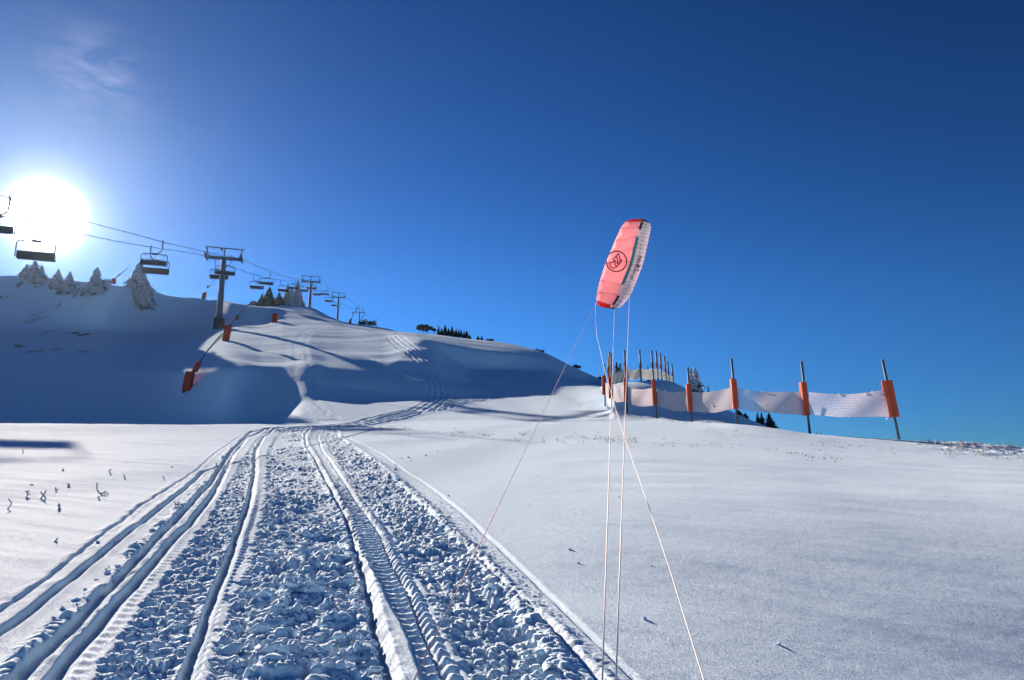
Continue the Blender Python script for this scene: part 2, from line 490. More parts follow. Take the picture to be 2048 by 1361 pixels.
# the belt's cross bars still show at the edges of the churned lanes
lugc = np.sin((y + 0.03 * fbm(x * 4, y * 4, 95, 2)) * 2 * math.pi / 0.15); lugc = np.sign(lugc) * np.abs(lugc) ** 0.6
dz += mC * smooth(tC, 0.62, 0.85) * 0.020 * lugc + mB * (smooth(tB, 0.35, 0.12)) * 0.016 * lugc + mA * smooth(fbm(x / 0.3, y / 1.5, 96, 2), -0.1, 0.2) * 0.014 * lugc
# belt print: cross bars, and the smooth strip beside it
mS, tS = band(G5, S5, 0.03, 0.25)
strip_h = 0.030 * smooth(y, 11.0, 7.5) * smooth(x - lx(G5, y), 0.04, 0.10)
dz += mS * strip_h
dz += groove(G5, 0.05, 0.070, 0.012, 0.05, 0.5)
mT, tT = band(S5, T5, 0.03, 0.6)
lug = np.sin((y + 0.025 * np.sin(tT * 3.1) + 0.02 * fbm(x * 3, y * 3, 91, 2)) * 2 * math.pi / 0.135)
dz += mT * (-0.030 + 0.022 * np.sign(lug) * np.abs(lug) ** 0.5 + 0.012 * bl_s)
dz += groove(T5, 0.035, 0.045, 0.012, 0.03, 0.2)
mU, tU = band(T5, C0, 0.03, 0.6)
lug2 = np.sin((y + 0.05) * 2 * math.pi / 0.135)
dz += mU * (-0.015 + 0.022 * np.sign(lug2) * np.abs(lug2) ** 0.5 + 0.015 * bl_s)
# faint lug marks on the strips right of the two ski grooves
for La, Lb, am in ((L4, A0, 0.004), (G4, B0, 0.012)):
    m_, t_ = band(La, Lb, 0.05, 0.6)
    dz += m_ * am * np.sin(y * 2 * math.pi / 0.135 + 3 * fbm(x * 2, y * 2, 93, 2)) * smooth(t_, 0.2, 0.6)
# crumbs along the right rim of the churned lane and between the double grooves
mR = np.exp(-((x - lx(C1, y) - 0.03) / 0.10) ** 2)
dz += mR * (0.020 + 0.030 * bl_s)
mR2 = np.exp(-((x - lx(G7, y) + 0.16) / 0.09) ** 2)
dz += mR2 * 0.010 * bl_s
mR3 = np.exp(-((x - lx(L3, y) + 0.13) / 0.06) ** 2)
dz += mR3 * 0.055 * bl_m * patch2
H[sub] += dz * fade + (1 - fade) * 0
dzfull = dz * fade

# ---- tracks further off: across the flat and up the bank
def carve(px_pts, offs, w, d, rough=0.0):
    P = [hit(a, b, 30.0, True) for a, b in px_pts]
    P = np.array([p for p in P if p is not None])[:, :2]
    lo, hi = P.min(0) - 4, P.max(0) + 4
    msk = (XX > lo[0]) & (XX < hi[0]) & (YY > lo[1]) & (YY < hi[1]) & (np.abs(AZ)[:, None] < 0.7)
    ii = np.where(msk)
    qx, qy = XX[ii], YY[ii]
    best = np.full(qx.shape, 1e9); sgn = np.zeros(qx.shape)
    for a, b in zip(P[:-1], P[1:]):
        t = b - a; L = np.hypot(*t); t = t / L
        s = np.clip((qx - a[0]) * t[0] + (qy - a[1]) * t[1], 0, L)
        ex, ey = qx - a[0] - s * t[0], qy - a[1] - s * t[1]
        dd = np.hypot(ex, ey); side = np.sign(ex * t[1] - ey * t[0])
        up = dd < best
        best = np.where(up, dd, best); sgn = np.where(up, side, sgn)
    lat = best * sgn + rough * fbm(qx * 1.5, qy * 1.5, 61, 2)
    add = np.zeros_like(lat)
    for o in offs:
        add += -d * np.exp(-((lat - o) / w) ** 2) + 0.5 * d * np.exp(-((lat - o - 2.0 * w) / w) ** 2) + 0.3 * d * np.exp(-((lat - o + 2.0 * w) / w) ** 2)
    H[ii] += add


carve([(575,860),(640,855),(690,851),(735,844),(790,833),(850,818),(910,803),(990,789)], (-1.1, -0.5, 0.2, 0.9, 1.5), 0.16, 0.075, 0.3)
carve([(790,836),(820,829),(845,820),(862,808),(872,797),(874,780),(862,750),(845,725),(820,700),(800,685),(786,673)], (-0.8, -0.3, 0.35, 0.85), 0.16, 0.06, 0.2)
carve([(655,838),(640,830),(627,815),(616,795),(610,770),(607,740),(604,715),(601,695),(604,678),(612,668),(625,661),(640,655)], (-0.7, -0.15, 0.5), 0.26, 0.04, 0.5)

# ------------------------------------------------------------------ materials
def new_mat(name):
    m = bpy.data.materials.new(name)
    m.use_nodes = True
    return m, m.node_tree, m.node_tree.nodes["Principled BSDF"]


def simple(name, col, rough=0.6, metal=0.0, var=0.12, scale=6.0, spec=0.4, bump=0.0):
    m, t, b = new_mat(name)
    tex = t.nodes.new("ShaderNodeTexNoise"); tex.inputs["Scale"].default_value = scale; tex.inputs["Detail"].default_value = 4
    co = t.nodes.new("ShaderNodeTexCoord"); t.links.new(co.outputs["Object"], tex.inputs["Vector"])
    mix = t.nodes.new("ShaderNodeMix"); mix.data_type = 'RGBA'
    mix.inputs["A"].default_value = (*[c * (1 - var) for c in col], 1)
    mix.inputs["B"].default_value = (*[min(1, c * (1 + var)) for c in col], 1)
    t.links.new(tex.outputs["Fac"], mix.inputs["Factor"])
    t.links.new(mix.outputs["Result"], b.inputs["Base Color"])
    b.inputs["Roughness"].default_value = rough
    b.inputs["Metallic"].default_value = metal
    b.inputs["Specular IOR Level"].default_value = spec
    if bump:
        bp = t.nodes.new("ShaderNodeBump"); bp.inputs["Strength"].default_value = bump
        t.links.new(tex.outputs["Fac"], bp.inputs["Height"]); t.links.new(bp.outputs[0], b.inputs["Normal"])
    return m


def snow_material(name, grass=False):
    m, t, b = new_mat(name)
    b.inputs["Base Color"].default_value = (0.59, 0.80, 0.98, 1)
    b.inputs["Roughness"].default_value = 0.65
    b.inputs["Specular IOR Level"].default_value = 0.0
    co = t.nodes.new("ShaderNodeTexCoord")
    n1 = t.nodes.new("ShaderNodeTexNoise"); n1.inputs["Scale"].default_value = 60.0; n1.inputs["Detail"].default_value = 3
    n2 = t.nodes.new("ShaderNodeTexNoise"); n2.inputs["Scale"].default_value = 240.0; n2.inputs["Detail"].default_value = 2
    for n in (n1, n2):
        t.links.new(co.outputs["Object"], n.inputs["Vector"])
    # every grain has its own facet: the normal is jittered, so low sun still catches some of them
    geo = t.nodes.new("ShaderNodeNewGeometry")
    acc = geo.outputs["Normal"]
    for n, amt in ((n1, 0.35), (n2, 2.8)):
        sub = t.nodes.new("ShaderNodeVectorMath"); sub.operation = 'SUBTRACT'
        t.links.new(n.outputs["Color"], sub.inputs[0]); sub.inputs[1].default_value = (0.5, 0.5, 0.5)
        sc = t.nodes.new("ShaderNodeVectorMath"); sc.operation = 'SCALE'; sc.inputs["Scale"].default_value = amt
        t.links.new(sub.outputs[0], sc.inputs[0])
        ad = t.nodes.new("ShaderNodeVectorMath"); ad.operation = 'ADD'
        t.links.new(acc, ad.inputs[0]); t.links.new(sc.outputs[0], ad.inputs[1]); acc = ad.outputs[0]
    bp = t.nodes.new("ShaderNodeVectorMath"); bp.operation = 'NORMALIZE'
    t.links.new(acc, bp.inputs[0]); t.links.new(bp.outputs[0], b.inputs["Normal"])
    # snow grains throw low light forward: a faint very rough lobe over the matt white
    gl = t.nodes.new("ShaderNodeBsdfGlossy"); gl.inputs["Roughness"].default_value = 0.68
    gl.inputs["Color"].default_value = (1.0, 0.98, 0.95, 1)
    t.links.new(bp.outputs[0], gl.inputs["Normal"])
    mx = t.nodes.new("ShaderNodeMixShader"); mx.inputs[0].default_value = 0.03
    t.links.new(b.outputs[0], mx.inputs[1]); t.links.new(gl.outputs[0], mx.inputs[2])
    t.links.new(mx.outputs[0], t.nodes["Material Output"].inputs["Surface"])
    if grass:
        at_ = t.nodes.new("ShaderNodeAttribute"); at_.attribute_name = "bare"
        mix = t.nodes.new("ShaderNodeMix"); mix.data_type = 'RGBA'
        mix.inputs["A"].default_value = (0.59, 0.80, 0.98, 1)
        mix.inputs["B"].default_value = (0.22, 0.21, 0.16, 1)
        t.links.new(at_.outputs["Fac"], mix.inputs["Factor"])
        t.links.new(mix.outputs["Result"], b.inputs["Base Color"])
    return m


M_SNOW = snow_material("snow", True)
M_CLOD = snow_material("snow_clods")

# ------------------------------------------------------------------ terrain: mesh
def mesh_from(name, verts, quads=None, tris=None, smooth_shade=True):
    me = bpy.data.meshes.new(name)
    verts = np.asarray(verts, np.float32)
    me.vertices.add(len(verts)); me.vertices.foreach_set("co", verts.ravel())
    loops = []; starts = []; tot = []
    pos = 0
    if quads is not None and len(quads):
        q = np.asarray(quads, np.int32); loops.append(q.ravel()); starts.append(pos + 4 * np.arange(len(q))); tot.append(np.full(len(q), 4)); pos += 4 * len(q)
    if tris is not None and len(tris):
        q = np.asarray(tris, np.int32); loops.append(q.ravel()); starts.append(pos + 3 * np.arange(len(q))); tot.append(np.full(len(q), 3)); pos += 3 * len(q)
    loops = np.concatenate(loops); starts = np.concatenate(starts); tot = np.concatenate(tot)
    me.loops.add(len(loops)); me.loops.foreach_set("vertex_index", loops.astype(np.int32))
    me.polygons.add(len(starts)); me.polygons.foreach_set("loop_start", starts.astype(np.int32)); me.polygons.foreach_set("loop_total", tot.astype(np.int32))
    me.polygons.foreach_set("use_smooth", np.full(len(starts), smooth_shade))
    me.update(calc_edges=True)
    return me


V = np.stack([XX, YY, H], -1).reshape(-1, 3)
ii, jj = np.meshgrid(np.arange(NA - 1), np.arange(NR - 1), indexing='ij')
a = (ii * NR + jj).ravel(); b_ = ((ii + 1) * NR + jj).ravel()
Q = np.stack([a, a + 1, b_ + 1, b_], 1)
seam_i = (NA - 1) * NR + np.arange(NR - 1)
me = mesh_from("snow_ground", V, Q[:, ::-1])
# bare grass showing through on the left hill
bare = smooth(fbm(XX / 1.1, YY / 2.6, 201, 4), 0.22, 0.42) * smooth(PXA, 235, 150)[:, None] * smooth(RS, 92, 105)[None, :] * smooth(RS, 150, 138)[None, :] * smooth(fbm(XX / 10, YY / 7, 207, 2), -0.10, 0.15)
attr = me.attributes.new("bare", 'FLOAT', 'POINT')
attr.data.foreach_set("value", bare.astype(np.float32).ravel())
me.materials.append(M_SNOW)
ground = bpy.data.objects.new("snow_ground", me)
ground["kind"] = "structure"
COL.objects.link(ground)

# ------------------------------------------------------------------ object helpers
class MB:
    """collects faces; build() links them as ONE mesh object"""
    def __init__(self):
        self.v = []; self.f = []

    def add(self, verts, faces):
        n = len(self.v)
        self.v.extend([tuple(map(float, p)) for p in verts])
        self.f.extend([tuple(int(i) + n for i in q) for q in faces])

    def tube(self, pts, rad, sides=6, cap=True):
        pts = [np.asarray(p, float) for p in pts]
        if np.isscalar(rad): rad = [rad] * len(pts)
        verts = []; ref = np.array([0.13, 0.2, 0.97])
        for i, p in enumerate(pts):
            t = pts[min(i + 1, len(pts) - 1)] - pts[max(i - 1, 0)]
            t = t / (np.linalg.norm(t) + 1e-12)
            rr = ref if abs(t @ ref) < 0.95 else np.array([1.0, 0.1, 0.0])
            u = np.cross(t, rr); u /= np.linalg.norm(u); w = np.cross(t, u)
            for k in range(sides):
                a = 2 * math.pi * k / sides
                verts.append(p + rad[i] * (math.cos(a) * u + math.sin(a) * w))
        faces = []
        for i in range(len(pts) - 1):
            for k in range(sides):
                k2 = (k + 1) % sides
                faces.append((i * sides + k, i * sides + k2, (i + 1) * sides + k2, (i + 1) * sides + k))
        if cap:
            faces.append(tuple(range(sides - 1, -1, -1)))
            faces.append(tuple((len(pts) - 1) * sides + k for k in range(sides)))
        self.add(verts, faces)

    def beam(self, p0, p1, w, d, side=None, bevel=0.0):
        """rectangular bar from p0 to p1, w along `side`, d across it; bevelled long edges"""
        p0 = np.asarray(p0, float); p1 = np.asarray(p1, float)
        t = p1 - p0; t /= np.linalg.norm(t)
        s = np.array([1.0, 0, 0]) if side is None else np.asarray(side, float)
        s = s - t * (s @ t); s /= np.linalg.norm(s); n = np.cross(t, s)
        b = bevel if bevel else min(w, d) * 0.12
        prof = [(-w/2 + b, -d/2), (w/2 - b, -d/2), (w/2, -d/2 + b), (w/2, d/2 - b), (w/2 - b, d/2), (-w/2 + b, d/2), (-w/2, d/2 - b), (-w/2, -d/2 + b)]
        v = [p + a * s + c * n for p in (p0, p1) for a, c in prof]
        f = [(k, (k + 1) % 8, 8 + (k + 1) % 8, 8 + k) for k in range(8)] + [tuple(range(7, -1, -1)), tuple(range(8, 16))]
        self.add(v, f)

    def build(self, name, mat, parent=None, origin=None, smooth_shade=False):
        me = bpy.data.meshes.new(name)
        vv = self.v if origin is None else [(p[0] - origin[0], p[1] - origin[1], p[2] - origin[2]) for p in self.v]
        me.from_pydata(vv, [], self.f)
        if smooth_shade:
            me.polygons.foreach_set("use_smooth", [True] * len(me.polygons))
        me.materials.append(mat)
        o = bpy.data.objects.new(name, me)
        COL.objects.link(o)
        if parent is not None:
            o.parent = parent
        return o


def thing(name, label, cat, loc, group=None):
    o = bpy.data.objects.new(name, None)
    o.empty_display_size = 0.3
    o.location = tuple(map(float, loc))
    COL.objects.link(o)
    o["label"] = label; o["category"] = cat
    if group: o["group"] = group
    return o


def tag(o, label, cat, group=None):
    o["label"] = label; o["category"] = cat
    if group: o["group"] = group
    return o


def z_on(px, py, r):
    """height of the sight line through a photo point at a horizontal distance"""
    d = ray(px, py)
    return CAM_Z + r * d[2] / math.hypot(d[0], d[1])


def pt(px, py, r):
    """world point on the sight line of a photo point at a horizontal distance"""
    d = ray(px, py); k = r / math.hypot(d[0], d[1])
    return np.array([d[0] * k, d[1] * k, CAM_Z + d[2] * k])


M_STEEL = simple("galvanised_steel", (0.085, 0.125, 0.175), 0.55, 0.6, 0.15, 3.0)
M_DARK = simple("dark_steel", (0.06, 0.07, 0.08), 0.55, 0.4, 0.2, 4.0)
M_ROPE = simple("steel_rope", (0.10, 0.11, 0.12), 0.6, 0.5, 0.1, 2.0)
M_SEAT = simple("seat_plastic", (0.045, 0.05, 0.06), 0.5, 0.0, 0.2, 5.0)
M_ORANGE = simple("orange_padding", (0.46, 0.065, 0.028), 0.65, 0.0, 0.22, 3.5, 0.3, 0.35)
M_RED = simple("red_padding", (0.36, 0.05, 0.025), 0.65, 0.0, 0.2, 3.0, 0.3, 0.25)
M_POST = simple("post_metal", (0.055, 0.085, 0.115), 0.6, 0.2, 0.2, 5.0)
M_CREAM = simple("pale_sleeve", (0.70, 0.60, 0.48), 0.5, 0.1, 0.15, 3.0)

# ------------------------------------------------------------------ chairlift towers
def tower(cx, base_y, arm_y, top_y, hw_px, r, label, yaw=0.30, base_r=None, pad=False):
    az = math.atan2(*ray(cx, arm_y)[:2])
    x, y = math.sin(az) * r, math.cos(az) * r
    zb = gz(x, y)
    z_arm, z_top = z_on(cx, arm_y, r), z_on(cx, top_y, r)
    hw = hw_px / F_PX * y / math.cos(yaw) * 1.0
    t = thing("chairlift_tower", label, "lift tower", (x, y, zb), "chairlift towers climbing the hill")
    ax = np.array([math.cos(yaw), math.sin(yaw), 0.0]); ay = np.array([-math.sin(yaw), math.cos(yaw), 0.0])
    up = np.array([0, 0, 1.0]); O = np.array([0, 0, 0.0]); hz = z_arm - zb; ht = z_top - zb
    s = hw / 3.6
    m = MB(); m.tube([O - up * 1.5, O + up * 1.2, O + up * (hz * 0.45)], [0.62 * s, 0.60 * s, 0.56 * s], 14)
    m.tube([O + up * (hz * 0.45), O + up * (hz * 0.45 + 0.25)], [0.68 * s, 0.68 * s], 14)
    m.tube([O + up * (hz * 0.45 + 0.25), O + up * (hz - 0.1)], [0.55 * s, 0.46 * s], 14)
    m.build("pole", M_STEEL, t)
    if pad:
        m = MB(); m.tube([O - up * 1.2, O + up * 2.1], [0.98 * s, 0.92 * s], 12); m.build("base_collar", M_DARK, t)
        m = MB(); m.beam(ax * 0.95 * s - up * 0.8, ax * 0.93 * s + up * 2.0, 0.30, 1.2 * s, ax, 0.06); m.build("base_pad", M_RED, t)
    m = MB(); m.beam(-ax * hw + up * hz, ax * hw + up * hz, 0.62 * s, 0.55 * s, up); m.build("crossarm", M_STEEL, t)
    m = MB()
    for q in (-0.95, 0.0, 0.95):
        m.tube([ax * hw * (0.84 * q) + up * (hz + 0.2 * s), ax * hw * q + up * ht], 0.12 * s, 6)
    m.tube([-ax * hw * 1.02 + up * ht, ax * hw * 1.02 + up * ht], 0.14 * s, 6)
    m.tube([ax * hw * -0.16 + up * (ht - 0.55 * s), ax * hw * -0.16 + up * (ht - 0.2 * s)], 0.2 * s, 6)
    m.build("lifting_frame", M_STEEL, t)
    for sgn in (-1, 1):
        m = MB()
        c = ax * sgn * hw * 0.93 + up * (hz - 0.05)
        dirn = ay * math.cos(0.10) + up * 0.06
        m.beam(c - dirn * 2.6 * s, c + dirn * 2.6 * s, 0.20 * s, 0.34 * s, ax)
        for k in range(-4, 5):
            w = c + dirn * 0.6 * s * k + up * (0.22 * s if k % 2 else 0.20 * s)
            m.tube([w - ax * 0.12 * s, w + ax * 0.12 * s], 0.30 * s, 10)
        m.tube([c - ax * sgn * 0.9 * s + up * 0.1, c + up * 0.9 * s], 0.08 * s, 5)
        m.build("sheave_train", M_DARK, t)
    # service ladder
    m = MB()
    for sd in (-0.2, 0.2):
        m.tube([ay * -0.7 * s + ax * sd + up * 1.5, ay * -0.62 * s + ax * sd + up * (hz - 0.4)], 0.03, 4)
    n = max(4, int(hz / 0.9))
    for k in range(n):
        zz = 1.6 + (hz - 2.2) * k / (n - 1)
        m.tube([ay * -0.68 * s - ax * 0.2 + up * zz, ay * -0.68 * s + ax * 0.2 + up * zz], 0.025, 4)
    m.build("ladder", M_STEEL, t)
    return t


tower(448, 657, 517, 497, 36, 149, "tallest grey chairlift tower, standing nearest with a collar of red padding", pad=True)
tower(622, 632, 564, 553, 18.5, 285, "second grey chairlift tower, beside the frosted tree clump on the ridge", 0.25)
tower(677, 643, 595, 586, 13.5, 372, "third chairlift tower, smaller, on bare skyline between the frosted trees and the shrubs", 0.22)
tower(719, 650, 625, 618, 9.0, 500, "farthest tiny chairlift tower beside the low snowy shrubs", 0.2)

# ------------------------------------------------------------------ haul rope and chairs
CAB_A = [(-140, 352, 74), (0, 391, 83), (185, 447, 98), (265, 468, 107), (326, 484.5, 115), (420, 506, 134), (484, 519, 150), (510, 531, 166), (541, 543, 190), (592, 558, 246), (641, 562, 287), (656, 575, 322), (691, 594, 373), (728, 624, 501), (748, 650, 600)]
CAB_B = [(-140, 412, 74), (0, 436, 82), (68, 447, 88), (180, 472, 98), (260, 488, 108), (310, 496, 116), (414, 513.5, 147), (436, 523, 158), (474, 538, 175), (513, 551, 205), (566, 561, 252), (604, 564, 284), (654, 588, 345), (664, 596, 371), (711, 624, 499), (732, 650, 600)]


def cable(pts):
    P = np.array(pts, float)
    s = np.linspace(0, 1, 160)
    k = np.linspace(0, 1, len(P))
    k = np.cumsum(np.concatenate([[0], np.hypot(np.diff(P[:, 0]), np.diff(P[:, 1]) * 2)])); k /= k[-1]
    return np.stack([pchip(k, P[:, 0], s), pchip(k, P[:, 1], s), pchip(k, P[:, 2], s)], 1)


m = MB()
LINES = {}
for key, P in (("a", CAB_A), ("b", CAB_B)):
    C_ = cable(P); LINES[key] = C_
    W = [pt(*c) for c in C_]
    m.tube(W, [0.030 + 0.00011 * c[2] for c in C_], 5)
rope = m.build("haul_rope", M_ROPE)
tag(rope, "two long dark steel ropes of the chairlift strung from tower to tower", "lift cable")


def make_chair():
    t = thing("lift_chair", "x", "lift chair", (0, 0, 0), "chairs hanging from the chairlift")
    W = 4.0
    m = MB(); m.beam((0, -0.32, 0.02), (0, 0.32, 0.02), 0.14, 0.24); m.tube([(0, -0.2, 0.1), (0.0, -0.1, 0.38)], 0.07, 6); m.tube([(0, 0.2, 0.08), (0, 0.12, 0.3)], 0.05, 6)
    m.build("grip", M_DARK, t)
    arm = [(0, 0, 0), (0.02, 0, -0.5), (0.02, 0, -1.1)]
    for k in range(1, 8):
        a = math.pi / 2 * k / 7
        arm.append((0.02 - 1.0 * (1 - math.cos(a)) * 0.95, 0.0, -1.1 - 0.95 * math.sin(a)))
    arm.append((-1.1, 0, -2.12)); ox = -1.05
    m = MB(); m.tube(arm, 0.085, 8); m.build("hanger_arm", M_STEEL, t)
    m = MB()
    zt, zb, hw, rr = -2.2, -4.15, W / 2, 0.38
    loop = []
    for (cx_, cz, a0) in ((hw - rr, zt - rr, 90), (-hw + rr, zt - rr, 180)):
        rng_a = np.linspace(math.radians(a0 - 90 if a0 == 90 else 90), math.radians(a0), 6)
        if a0 == 90: rng_a = np.linspace(0, math.pi / 2, 6)
        else: rng_a = np.linspace(math.pi / 2, math.pi, 6)
        loop += [(ox + cx_ + rr * math.cos(a), 0.0, cz + rr * math.sin(a)) for a in rng_a]
    loop = [(ox + hw, 0.0, zb)] + loop + [(ox - hw, 0.0, zb)]
    m.tube(loop, 0.075, 7)
    m.tube([(ox - 0.5, 0, zt + 0.05), (ox + 0.5, 0, zt + 0.05)], 0.16, 7)
    for q in (-0.65, 0.05, 0.72):
        m.tube([(ox + q * hw, 0.02, zt), (ox + q * hw, -0.12, zt - 0.55)], 0.05, 5)
    m.build("frame", M_STEEL, t)
    m = MB(); m.beam((ox - hw * 0.97, -0.25, zb + 0.42), (ox + hw * 0.97, -0.25, zb + 0.42), 0.74, 0.12, (0, 0, 1)); m.build("backrest", M_SEAT, t)
    m = MB(); m.beam((ox - hw * 0.97, -0.62, zb + 0.0), (ox + hw * 0.97, -0.62, zb + 0.0), 0.20, 0.72, (0, 0, 1)); m.build("seat", M_SEAT, t)
    m = MB(); m.tube([(ox - hw * 0.96, -0.05, zb + 0.1), (ox - hw * 0.96, -0.9, zb + 0.3), (ox - hw * 0.9, -1.05, zb + 0.75), (ox + hw * 0.9, -1.05, zb + 0.75), (ox + hw * 0.96, -0.9, zb + 0.3), (ox + hw * 0.96, -0.05, zb + 0.1)], 0.045, 5)
    m.build("safety_bar", M_STEEL, t)
    return t


CHAIRS = [  # rope, photo column of the grip, distance, label
 ("a", 20, 84, "largest chairlift chair, cut by the left edge of the photo beside the sun"),
 ("b", 58, 90, "large empty chairlift chair hanging right below the sun glare"),
 ("a", 326, 115, "empty chair on the nearer rope in the pair above the big frosted tree"),
 ("b", 302, 116, "lower empty chair on the far rope in the pair above the big frosted tree"),
 ("a", 463, 156, "empty chair half hidden behind the head of the tallest lift tower"),
 ("b", 431, 159, "lower empty chair crossed by the pole of the tallest lift tower"),
 ("a", 541, 190, "empty chair above the dark spruces, upper one of its pair"),
 ("b", 508, 205, "empty chair left of the dark spruces' top, lower one of its pair"),
 ("a", 592, 246, "small chair in front of the tall frosted trees' tops"),
 ("b", 562, 252, "small chair just left of the frosted trees' tops"),
 ("b", 603, 283, "small chair just left of the second lift tower's head"),
 ("a", 629, 280, "small chair crossed by the pole of the second lift tower"),
 ("b", 630, 314, "small chair low on the right of the second lift tower's pole"),
 ("a", 655, 320, "small chair alone midway between the second and third lift towers, upper one"),
 ("b", 654, 345, "tiny chair midway between the second and third lift towers, lower one"),
 ("b", 667, 375, "tiny chair hanging at the head of the third lift tower"),
]
proto = make_chair()
for i, (key, px, r, lab) in enumerate(CHAIRS):
    C_ = LINES[key]
    py = float(np.interp(px, C_[:, 0], C_[:, 1]))
    r = float(np.interp(px, C_[:, 0], C_[:, 2]))
    if i == 0:
        o = proto
    else:
        o = proto.copy(); COL.objects.link(o)
        for ch in list(proto.children):
            c = ch.copy(); COL.objects.link(c); c.parent = o
    o.location = tuple(pt(px, py, r) - np.array([0, 0, 0.05]))
    o.rotation_euler = (0, 0, (0.30 if r < 200 else 0.2) + (math.pi if key == "b" else 0))
    o.scale = (0.875, 0.875, 0.875)
    o["label"] = lab

# ------------------------------------------------------------------ snow-making lances with padded feet
def lance(pads, pole, label, r, name="snow_lance", knob=None, sleeve=None, head=None, rad=0.07):
    """pads: lists of (foot, head, width in px); pole: photo points, all near distance r"""
    f0 = pads[0][0] if pads else pole[0]
    base = pt(f0[0], f0[1], r)
    t = thing(name, label, "snow lance" if name == "snow_lance" else "padded post", base, "snow-making lances on the slope")
    side = np.array([math.cos(0.25), math.sin(0.25), 0])
    depth = base[1]
    for k, (a, b, wpx) in enumerate(pads):
        A, B = pt(*a, r) - base, pt(*b, r - 0.02 * k) - base
        w = wpx / F_PX * depth
        m = MB(); n = 7
        prev = None
        for q in range(n):
            f = q / (n - 1); w2 = w * (1 - 0.10 * abs(2 * f - 1) ** 3 + 0.03 * math.sin(9 * f + k))
            p0 = A + (B - A) * f
            ring = []
            for kk in range(12):
                an = 2 * math.pi * kk / 12
                cxx, cyy = math.cos(an), math.sin(an)
                sq = (abs(cxx) ** 4 + abs(cyy) ** 4) ** -0.25
                ring.append(p0 + side * (w2 * 0.5 * cxx * sq) + np.array([-side[1], side[0], 0]) * (w2 * 0.42 * cyy * sq))
            m.v.extend([tuple(p) for p in ring])
            if q:
                for kk in range(12):
                    k2 = (kk + 1) % 12
                    m.f.append(((q - 1) * 12 + kk, (q - 1) * 12 + k2, q * 12 + k2, q * 12 + kk))
        m.f.append(tuple(range(11, -1, -1))); m.f.append(tuple((n - 1) * 12 + kk for kk in range(12)))
        m.build("pad", M_RED, t)
    if pole:
        P = [pt(*p, r) - base for p in pole]
        m = MB(); m.tube(P, np.linspace(rad * 1.4, rad * 0.8, len(P)).tolist(), 6); m.build("pole", M_POST, t)
    if sleeve:
        A, B = pt(*sleeve[0], r) - base, pt(*sleeve[1], r) - base
        m = MB(); m.tube([A, (A + B) / 2, B], [rad * 1.7, rad * 2.2, rad * 1.7], 8); m.build("sleeve", M_CREAM, t)
    if knob:
        c = pt(*knob, r) - base
        m = MB(); m.tube([c - np.array([0, 0, 0.35]), c - np.array([0, 0, 0.2]), c + np.array([0, 0, 0.2]), c + np.array([0, 0, 0.35])], [0.1, 0.3, 0.3, 0.1], 8); m.build("valve_box", M_DARK, t)
    if head:
        A, B = pt(*head[0], r) - base, pt(*head[1], r) - base
        m = MB(); m.tube([A, B], [rad * 1.3, rad * 1.6], 7); m.build("nozzle", M_STEEL, t)
    return t


def rr(px, py):
    p = hit(px, py, 55.0)
    if p is None or np.hypot(p[0], p[1]) > 230:
        return float(pchip(PXK, RK[:, 5], px))
    return float(np.hypot(p[0], p[1]))


lance([((373, 783), (381, 744), 18), ((389, 744), (398, 725), 11)], [(366, 786), (384, 752), (400, 724), (418, 698), (431, 684), (445, 667)], "nearest snow lance, its long orange pad on the shaded lower slope", rr(373, 783), sleeve=((431, 684), (443, 671)))
lance([((451, 682), (457, 652), 14)], [(457, 655), (474, 634), (497, 610)], "snow lance with orange pad at the tallest tower's foot, arm reaching up right", rr(451, 682), knob=(473, 636), head=((495, 610.5), (506, 609)))
lance([((407, 599), (410, 586), 8)], [(410, 587), (419, 573), (431, 560)], "small snow lance on the skyline just left of the tallest tower", rr(407, 600), knob=(415.5, 574.5), rad=0.06)
lance([((548, 645), (551, 628), 12)], [], "lone orange pad standing in lit snow with a long shadow", rr(548, 645), name="padded_post")
lance([((227.5, 568), (228, 558), 8)], [(229, 560), (238, 550), (256, 536)], "snow lance on the left skyline beside the big frosted tree, pale arm raised", rr(228, 570), sleeve=((232, 556.5), (244, 545.5)), rad=0.06)
lance([((700, 648), (701, 639), 6)], [(702, 640), (709, 626), (719.5, 611)], "small dark snow lance left of the farthest lift tower, orange pad on the ridge", 248, knob=(705, 627), rad=0.10)
lance([], [(718.5, 645), (724, 636), (731.5, 624.5)], "thin snow lance without pad leaning right of the farthest lift tower", 250, rad=0.08)
lance([], [(745, 651), (750, 643), (757, 634.5)], "thin snow lance right of the snowy shrubs with a dark valve box", 245, knob=(747, 645), rad=0.07)
lance([], [(650, 638), (650.3, 631), (650.5, 624)], "short thin stake on the ridge between the second and third lift towers", 255, name="marker_stake", rad=0.10)

# ------------------------------------------------------------------ kite
def poly(P, s):
    P = np.array(P, float)
    return np.stack([np.interp(s, P[:, 0], P[:, 1]), np.interp(s, P[:, 0], P[:, 2])], -1)


def smooth_poly(P, s):
    P = np.array(P, float)
    return np.stack([pchip(P[:, 0], P[:, 1], s), pchip(P[:, 0], P[:, 2], s)], -1)


